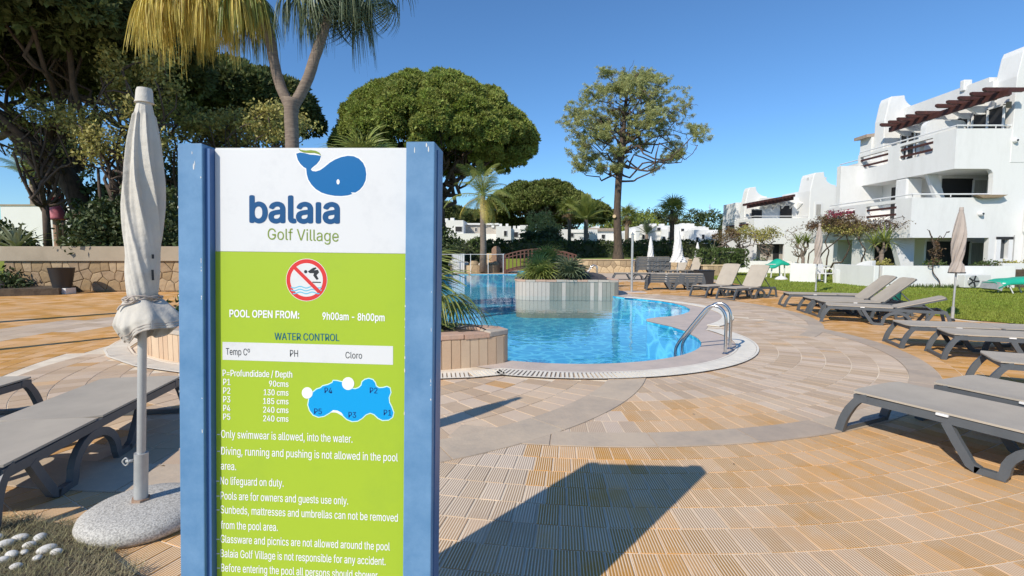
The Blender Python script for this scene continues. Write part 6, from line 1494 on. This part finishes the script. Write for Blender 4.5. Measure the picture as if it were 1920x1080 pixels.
# climbers and small trees in front of the flats
def pruned_tree(label, px, pybase, pymid, Y, rx, rz, mt, n, size, lean=0, trunk_r=.07, cat='tree', name='pruned_tree', k=8, spread=.25, zb=None):
    a = onY(px, pymid, Y); zb = 0 if zb is None else zb; t = thing(name, label, cat, (a.x, Y, zb)); h = a.z-zb; m = MB()
    P = []
    for i in range(9):
        an = random.uniform(0, 6.28); e = Vector((rx*.8*math.cos(an), .6*math.sin(an), h+random.uniform(-.3,.3)*rz)); limb(m, (lean*.4,0,h*.45), e, trunk_r*.6, trunk_r*.2, .03, 1.8)
    limb(m, (0,0,-.1), (lean*.4,0,h*.46), trunk_r*1.2, trunk_r*.8, 0, .8)
    d = unit(n); P = d*np.array([rx,.7,rz])*RNG.uniform(.2,1,(n,1))**.5+np.array([0,0,h]); P[:,2] += .12*np.sin(P[:,0]*4)
    obj('foliage', broad_mesh(P, k, spread, size), M[mt], t); obj('trunk', m, M['bark_grey'], t, smooth=True)
pruned_tree('pruned reddish tree, leftmost before the smaller block', 1362, 480, 440, 35, .95, .45, 'leaf_red', 110, .13, k=6)
pruned_tree('olive leafed pruned tree under the terrace of the smaller block', 1392, 480, 438, 35.5, 1.1, .5, 'leaf_gold', 170, .13)
pruned_tree('olive leafed tree with pale leaning trunk at the right of the smaller block', 1436, 490, 440, 34.5, 1.0, .45, 'leaf_gold', 130, .13, .6)
def climber(label, X, spans, mt, size, stems=6, cat='climber'):
    """leafy mass hugging the wall that faces the pool; spans = (pixel x, pixel y, half height m, how many leaf clumps)"""
    c = onX(spans[0][0], spans[0][1], X); t = thing('wall_climber', label, cat, (X, c.y, 0)); P = []; m = MB(); prev = None
    for px, py, hh, n in spans:
        q = onX(px, py, X)-Vector((X, c.y, 0)); P.append(np.array(q)+RNG.normal(size=(n,3))*np.array([.22,.42,hh*.6])+np.array([-.12,0,0]))
        if prev is not None:
            for k in range(stems): limb(m, prev+Vector((-.1,0,random.uniform(-.2,.2))), q+Vector((random.uniform(-.3,0),random.uniform(-.3,.3),random.uniform(-.4,.4))), .018, .008, 0, 2.5)
        prev = q
    limb(m, (-.15,0,0), prev+Vector((-.1,0,0)), .05, .02, 0, .8); limb(m, (-.15,.3,0), onX(spans[0][0], spans[0][1], X)-Vector((X, c.y, 0)), .05, .02, 0, .8)
    obj('foliage', broad_mesh(np.concatenate(P), 7, .16, size), M[mt], t); obj('stems', m, M['bark'], t, smooth=True)
climber('brown and olive leafed climber massed along the first floor balcony of the large building', 17.6, ((1532,424,.30,70),(1550,418,.36,120),(1570,415,.36,130),(1592,417,.34,120),(1612,422,.26,60)), 'leaf_red', .10)
climber('olive climber below the brown one, above the shaded ground floor opening', 17.5, ((1560,428,.2,60),(1580,430,.2,70),(1600,432,.2,70),(1622,430,.2,50)), 'leaf_gold', .09)
climber('thin nearly leafless climber trailing right along the parapet corner', 17.6, ((1625,428,.2,40),(1645,424,.22,40),(1665,421,.2,30),(1688,420,.1,16)), 'leaf_red', .07, 9)
pruned_tree('tangled grey climber with few leaves on the wall between the two white blocks', 1500, 480, 440, 30, 1.0, .7, 'leaf_red', 60, .09, k=4, trunk_r=.04)
t = thing('bougainvillea', 'magenta flowering bougainvillea at the slatted balcony of the large building', 'climber', (onY(1590,405,27).x, 27, 3.4))
P = RNG.uniform(-1,1,(110,3))*np.array([1.1,.25,.16]); obj('blossoms', broad_mesh(P, 6, .12, .09), M['magenta'], t); m = MB(); limb(m, (-1,0,-.4), (1,0,.1), .03, .015, .05, 2); obj('stems', m, M['bark'], t)
def yucca(label, px, py, pyb, Y, sc, n, seed, protos=None, mt='frond', zb=0):
    a = onY(px, py, Y); t = thing('yucca_tree', label, 'plant', (a.x, Y, zb)); h = a.z-zb
    m = MB(); heads = [(-.22*sc,0,h),(.2*sc,.1,h+.05),(0,-.1,h+.12)]; m.tube([(0,0,-.1),(0,0,h*.62)], [.10,.08], 8)
    for e in heads: limb(m, (0,0,h*.58), e, .06, .04, 0, .6)
    obj('trunk', m, M['bark_grey'], t, smooth=True); r = random.Random(seed)
    for e in heads:
        m = MB()
        for i in range(n):
            az = i*2.4; el = math.radians(r.uniform(-10,75)); l = .62*sc*r.uniform(.7,1.1); d = Vector((math.cos(az)*math.cos(el), math.sin(az)*math.cos(el), math.sin(el))); b = Vector(e); blade_strip(m, [b, b+d*l*.5, b+d*l-Vector((0,0,.16*l))], .065, (-math.sin(az), math.cos(az), 0))
        obj('leaf_head', mbmesh_t(m, 'head'), M[mt], t)
yucca('dragon tree with wide leaf head in the garden of the large building', 1654, 458, 500, 21.2, 1.5, 34, 5, zb=.7)
yucca('smaller dragon tree with forked trunk left of the pink beige parasol', 1507, 457, 500, 26, 1.3, 26, 6)
yucca('short yucca beside the clipped hedge, under the far white parasols', 1335, 478, 495, 33.5, 1.3, 26, 7, mt='frond_blue')
t = thing('climbing_vine', 'dark twisted bare vine on a thin curved stem before the ground floor door', 'climber', (onY(1757,540,19.7).x, 19.85-.25, .0)); a = t.location
vp = [onY(px, py, 19.6) for px, py in ((1762,540),(1761,527),(1750,512),(1749,500),(1752,485),(1756,470),(1750,455),(1745,440),(1742,432))]
m = MB().tube(ipath([tuple(p-Vector(a)) for p in vp], 3), .022, 6)
for px0, py0, px1, py1 in ((1756,458,1775,435),(1750,450,1738,430),(1752,470,1746,452),(1754,478,1762,462),(1775,436,1781,433),(1748,500,1740,488)): p0, p1 = onY(px0, py0, 19.6)-Vector(a), onY(px1, py1, 19.6)-Vector(a); limb(m, p0, p1, .02, .008, 0, 2)
obj('stem', m, M['bark'], t, smooth=True); P = np.array([tuple(onY(1754+random.gauss(0,5), random.uniform(450,495), 19.6)-Vector(a)) for _ in range(70)]); obj('leaves', broad_mesh(P, 5, .10, .07), M['leaf_red'], t)
for i, (x, y, w) in enumerate(((19.0,20.3,.5),(20.2,20.3,.8),(17.2,20.6,.4),(15.3,21.0,.5),(22.6,21,.6))):
    bush(['sprawling succulent clump on the raised bed right of the dusty parasol','low succulent clump under the small window','small tuft above the air conditioner','low shrub behind the long garden wall, left part','low shrub at the right end of the raised bed'][i], x, y, .72, w, .4, .34, 'leaf_gold' if i % 2 else 'leaf_hedge', 90, 7, .12, .09, name='shrub')
bush('flowering low shrubs along the wall before the smaller block', 16.6, 34.4, .1, 1.3, .4, .9, 'leaf_hedge', 130, 7, .15, .12, name='shrub')

# ---------------------------------------------------------------- grass
def blades(P, h, w, name, bend=.5):
    n = len(P); a = RNG.uniform(0, 2*PI, n); d = np.stack([np.cos(a), np.sin(a), np.zeros(n)], 1); s = np.stack([-np.sin(a), np.cos(a), np.zeros(n)], 1); hh = (h*RNG.uniform(.5,1.3,n))[:,None]; ww = (w*RNG.uniform(.7,1.3,n))[:,None]
    V = np.stack([P-s*ww, P+s*ww, P+d*hh*bend*RNG.uniform(.2,1.2,(n,1))+np.array([0,0,1])*hh], 1).reshape(-1, 3); T = np.repeat(RNG.uniform(0,1,n), 3); return npmesh(name, V, np.arange(3*n).reshape(-1, 3), T)
n = 150000; u = RNG.uniform(0,1,n); Yg = 9.5+24.5*u**1.5; Xg = 9.3+RNG.uniform(0,1,n)*(Yg*1.12+1.5-9.3).clip(.5); ok = inside(LAWN, Xg, Yg) & (Xg < 19.6)
P = np.stack([Xg[ok], Yg[ok], np.full(ok.sum(), .01)], 1); g = obj('grass', blades(P, .05, .012, 'grass'), M['grass']); g['kind'] = 'stuff'
n = 14000; Xg = RNG.uniform(-24,-7.8,n); Yg = RNG.uniform(18.4,26,n); g = obj('grass', blades(np.stack([Xg,Yg,np.full(n,1.5)],1), .07, .02, 'grass'), M['grass']); g['kind'] = 'stuff'
# weeds along the foot of the long garden wall
xs = RNG.uniform(15,18.8,700); P = np.stack([xs, 19.85-(xs-14.6)*.14-RNG.uniform(0,.25,700), np.full(700,.01)], 1); g = obj('undergrowth', blades(P, .16, .02, 'weeds'), M['leaf_hedge']); g['kind'] = 'stuff'
r_ = random.Random(9); m = MB()
for i in range(34):      # a few dry leaves blown over the paving
    x, y = r_.uniform(-2.5,7), r_.uniform(2.6,11)
    if inside(RING_OUT, [x], [y])[0] or (x-.9)**2+(y-8.6)**2 < 9.5: continue
    a = r_.uniform(0, 6.28); L = r_.uniform(.015,.035); blade_strip(m, [(x,y,.004),(x+L*.5*math.cos(a),y+L*.5*math.sin(a),.010),(x+L*math.cos(a),y+L*math.sin(a),.005)], .018, (-math.sin(a),math.cos(a),0))
stuff(obj('fallen_leaves', mbmesh_t(m, 'fallen'), M['frond_dry'], None))
# bed with white pebbles at the lower left
q0, q1, q2 = G(-40, 985), G(110, 990), G(250, 1090); bed = [(q0.x-.6, q0.y+.02), (q0.x, q0.y+.03), (q1.x, q1.y), (G(190,1035).x, G(190,1035).y), (q2.x, q2.y), (q2.x+.02, 1.6), (q0.x-.6, 1.6)]
struct('pebble_bed', MB().prism(bed, -.02, .03), M['soil'])
xs = RNG.uniform(-3.6,-1.6,26000); ys = RNG.uniform(1.65,2.75,26000); ok = inside(bed, xs, ys+.03*np.sin(xs*20)-.02); P = np.stack([xs[ok], ys[ok], np.full(ok.sum(), .028)], 1)
g = obj('dry_grass', blades(P, .034, .0018, 'drygrass', 2.2), M['drygrass']); g['kind'] = 'stuff'
pebs = [(10,1020,26),(-5,1008,20),(38,1008,24),(75,1008,26),(55,1022,22),(22,1040,22),(88,1030,27),(106,1035,20),(70,1046,17),(45,1035,16),(5,1050,20),(-15,1035,24),(30,1062,18)]
for k, (px, py, d) in enumerate(pebs):
    r = d/2/375*.9; c = G(px, py, .04); bm = bmesh.new(); bmesh.ops.create_icosphere(bm, subdivisions=3, radius=r); rr_ = random.Random(k)
    sx, sy, sz = rr_.uniform(.95,1.3), rr_.uniform(.75,.95), rr_.uniform(.55,.75)
    for v in bm.verts: v.co = Vector((v.co.x*sx, v.co.y*sy, v.co.z*sz))
    me = bpy.data.meshes.new('pebble'); bm.to_mesh(me); bm.free(); o = obj('pebble', me, M['pebble'], None, (c.x, c.y, .04), (0,0,rr_.uniform(0,3)), smooth=True); tag(o, 'smooth white pebble in the dry grass at the lower left corner', 'pebble', 'white pebbles in the dry grass')

# ---------------------------------------------------------------- far white houses
def house(label, Y, rects, wins, depth=7, zb=.6, shade=None, name='white_house', chim=()):
    xs = [r[0] for r in rects]+[r[2] for r in rects]; cx = onY(sum(xs)/len(xs), 450, Y).x; t = thing(name, label, 'house', (cx, Y, zb))
    for i, (x0, y0, x1, y1, dy, mt) in enumerate(rects):
        a, b = onY(x0, y0, Y), onY(x1, y1, Y); zb_ = min(b.z, zb) if y1 >= 455 else b.z
        obj('wall' if mt != 'tileroof' else 'roof', MB().box(a.x-cx, b.x-cx, dy, depth+i*.02, zb_-zb, a.z-zb), M[mt], t)
    for (x0, y0, x1, y1, dy) in wins:
        a, b = onY(x0, y0, Y), onY(x1, y1, Y); w = obj('window', MB().box(a.x-cx-.06, b.x-cx+.06, dy-.06, dy-.004, b.z-zb-.06, a.z-zb+.06), M['frame'], t); obj('pane', MB().box(a.x-cx, b.x-cx, dy-.09, dy-.063, b.z-zb, a.z-zb), M['dark'], w)
    for (x0, y0, x1, y1) in chim: a, b = onY(x0, y0, Y), onY(x1, y1, Y); obj('chimney', MB().box(a.x-cx, b.x-cx, .6, 1.6, b.z-zb, a.z-zb+.001), M['white_far'], t)
    return t
W_ = 'white_far'
house('white house with square tower and stepped chimneys just right of the sign edge', 60, [(812,420,838,465,.6,'greige'),(836,413,869,465,0,W_),(814,438,900,465,-.6,W_)], [(854,425,866,434,0)], chim=((832,409,838,416),(843,408,850,414)))
house('low beige fronted white house behind the arching palm', 62, [(868,419,935,465,.8,'greige'),(868,418,935,421,.5,W_),(898,439,938,465,-.4,W_)], [(890,427,893,433,.8),(936,450,948,452,-.4)], chim=((905,419,911,424),(921,420,926,426)))
house('white house with crenellated roof and dark windows left of the dark round bush', 58, [(930,424,958,465,0,W_),(955,428,992,465,.5,W_),(975,422,990,430,.3,W_)], [(945,433,950,442,0),(964,435,971,444,.5),(975,437,985,443,.5)], chim=((936,419,941,426),(948,419,953,426),(962,423,967,430),(970,423,975,430)))
house('white house in soft shade right of the dark round bush, behind two palms', 56, [(1052,430,1120,468,0,W_),(1066,434,1110,437,-.1,W_)], [(1069,437,1075,444,0),(1097,437,1104,446,0),(1082,450,1092,453,0)])
house('white house with clay tiled roof left of the lone pine trunk', 64, [(1110,432,1150,468,0,W_),(1105,428,1152,433,-.3,'tileroof'),(1116,424,1124,430,0,W_)], [(1128,440,1134,446,0)])
house('white terraced house right of the lone pine trunk, low roof', 58, [(1170,436,1205,468,0,W_),(1186,430,1200,440,.3,W_)], [(1194,444,1199,450,0),(1178,446,1183,452,0)])
house('bright white stepped house left of the brown trunked palm', 56, [(1200,423,1252,468,0,W_),(1222,419,1232,430,.2,W_),(1238,430,1250,468,-.5,W_)], [(1217,427,1222,432,0),(1232,427,1238,432,0),(1204,440,1208,448,0),(1240,444,1244,452,-.5),(1212,448,1217,455,0)], chim=((1206,420,1212,426),(1242,419,1249,426)))
house('bright white house directly right of the brown trunked palm, with outside stairs', 56, [(1262,424,1305,470,0,W_),(1280,419,1303,430,.2,W_),(1268,440,1284,470,-.6,W_)], [(1277,429,1282,434,0),(1290,443,1299,452,0),(1277,443,1281,449,-.6),(1290,458,1296,464,0)], chim=((1282,418,1287,424),(1292,418,1297,424)))
house('white house with arched roof edge nearest the pruned trees', 52, [(1302,431,1345,472,0,W_),(1312,426,1330,434,.2,W_),(1326,436,1342,472,-.5,W_)], [(1305,445,1309,453,0),(1316,440,1320,448,0),(1331,440,1336,447,-.5)], chim=((1315,424,1320,430),(1322,424,1327,430)))
house('small white house peeking between the parasols and the hedge', 47, [(1305,455,1345,480,0,W_)], [(1318,460,1324,468,0)], zb=.5)
for x, y, w, l in ((-4.55,7.35,.45,'small green bush in the peach planter just left of the sign'),(-3.2,7.0,.55,'bushy green plant in the middle of the peach planter'),(-5.3,9.3,.6,'green bush at the back left of the peach planter'),(-4.6,10.6,.7,'round green bush before the forked palm stem')):
    bush(l, x, y, .38, w, w*.8, w*1.05, 'leaf_hedge', int(260*w), 8, .14, .09, cat='bush', name='bush')
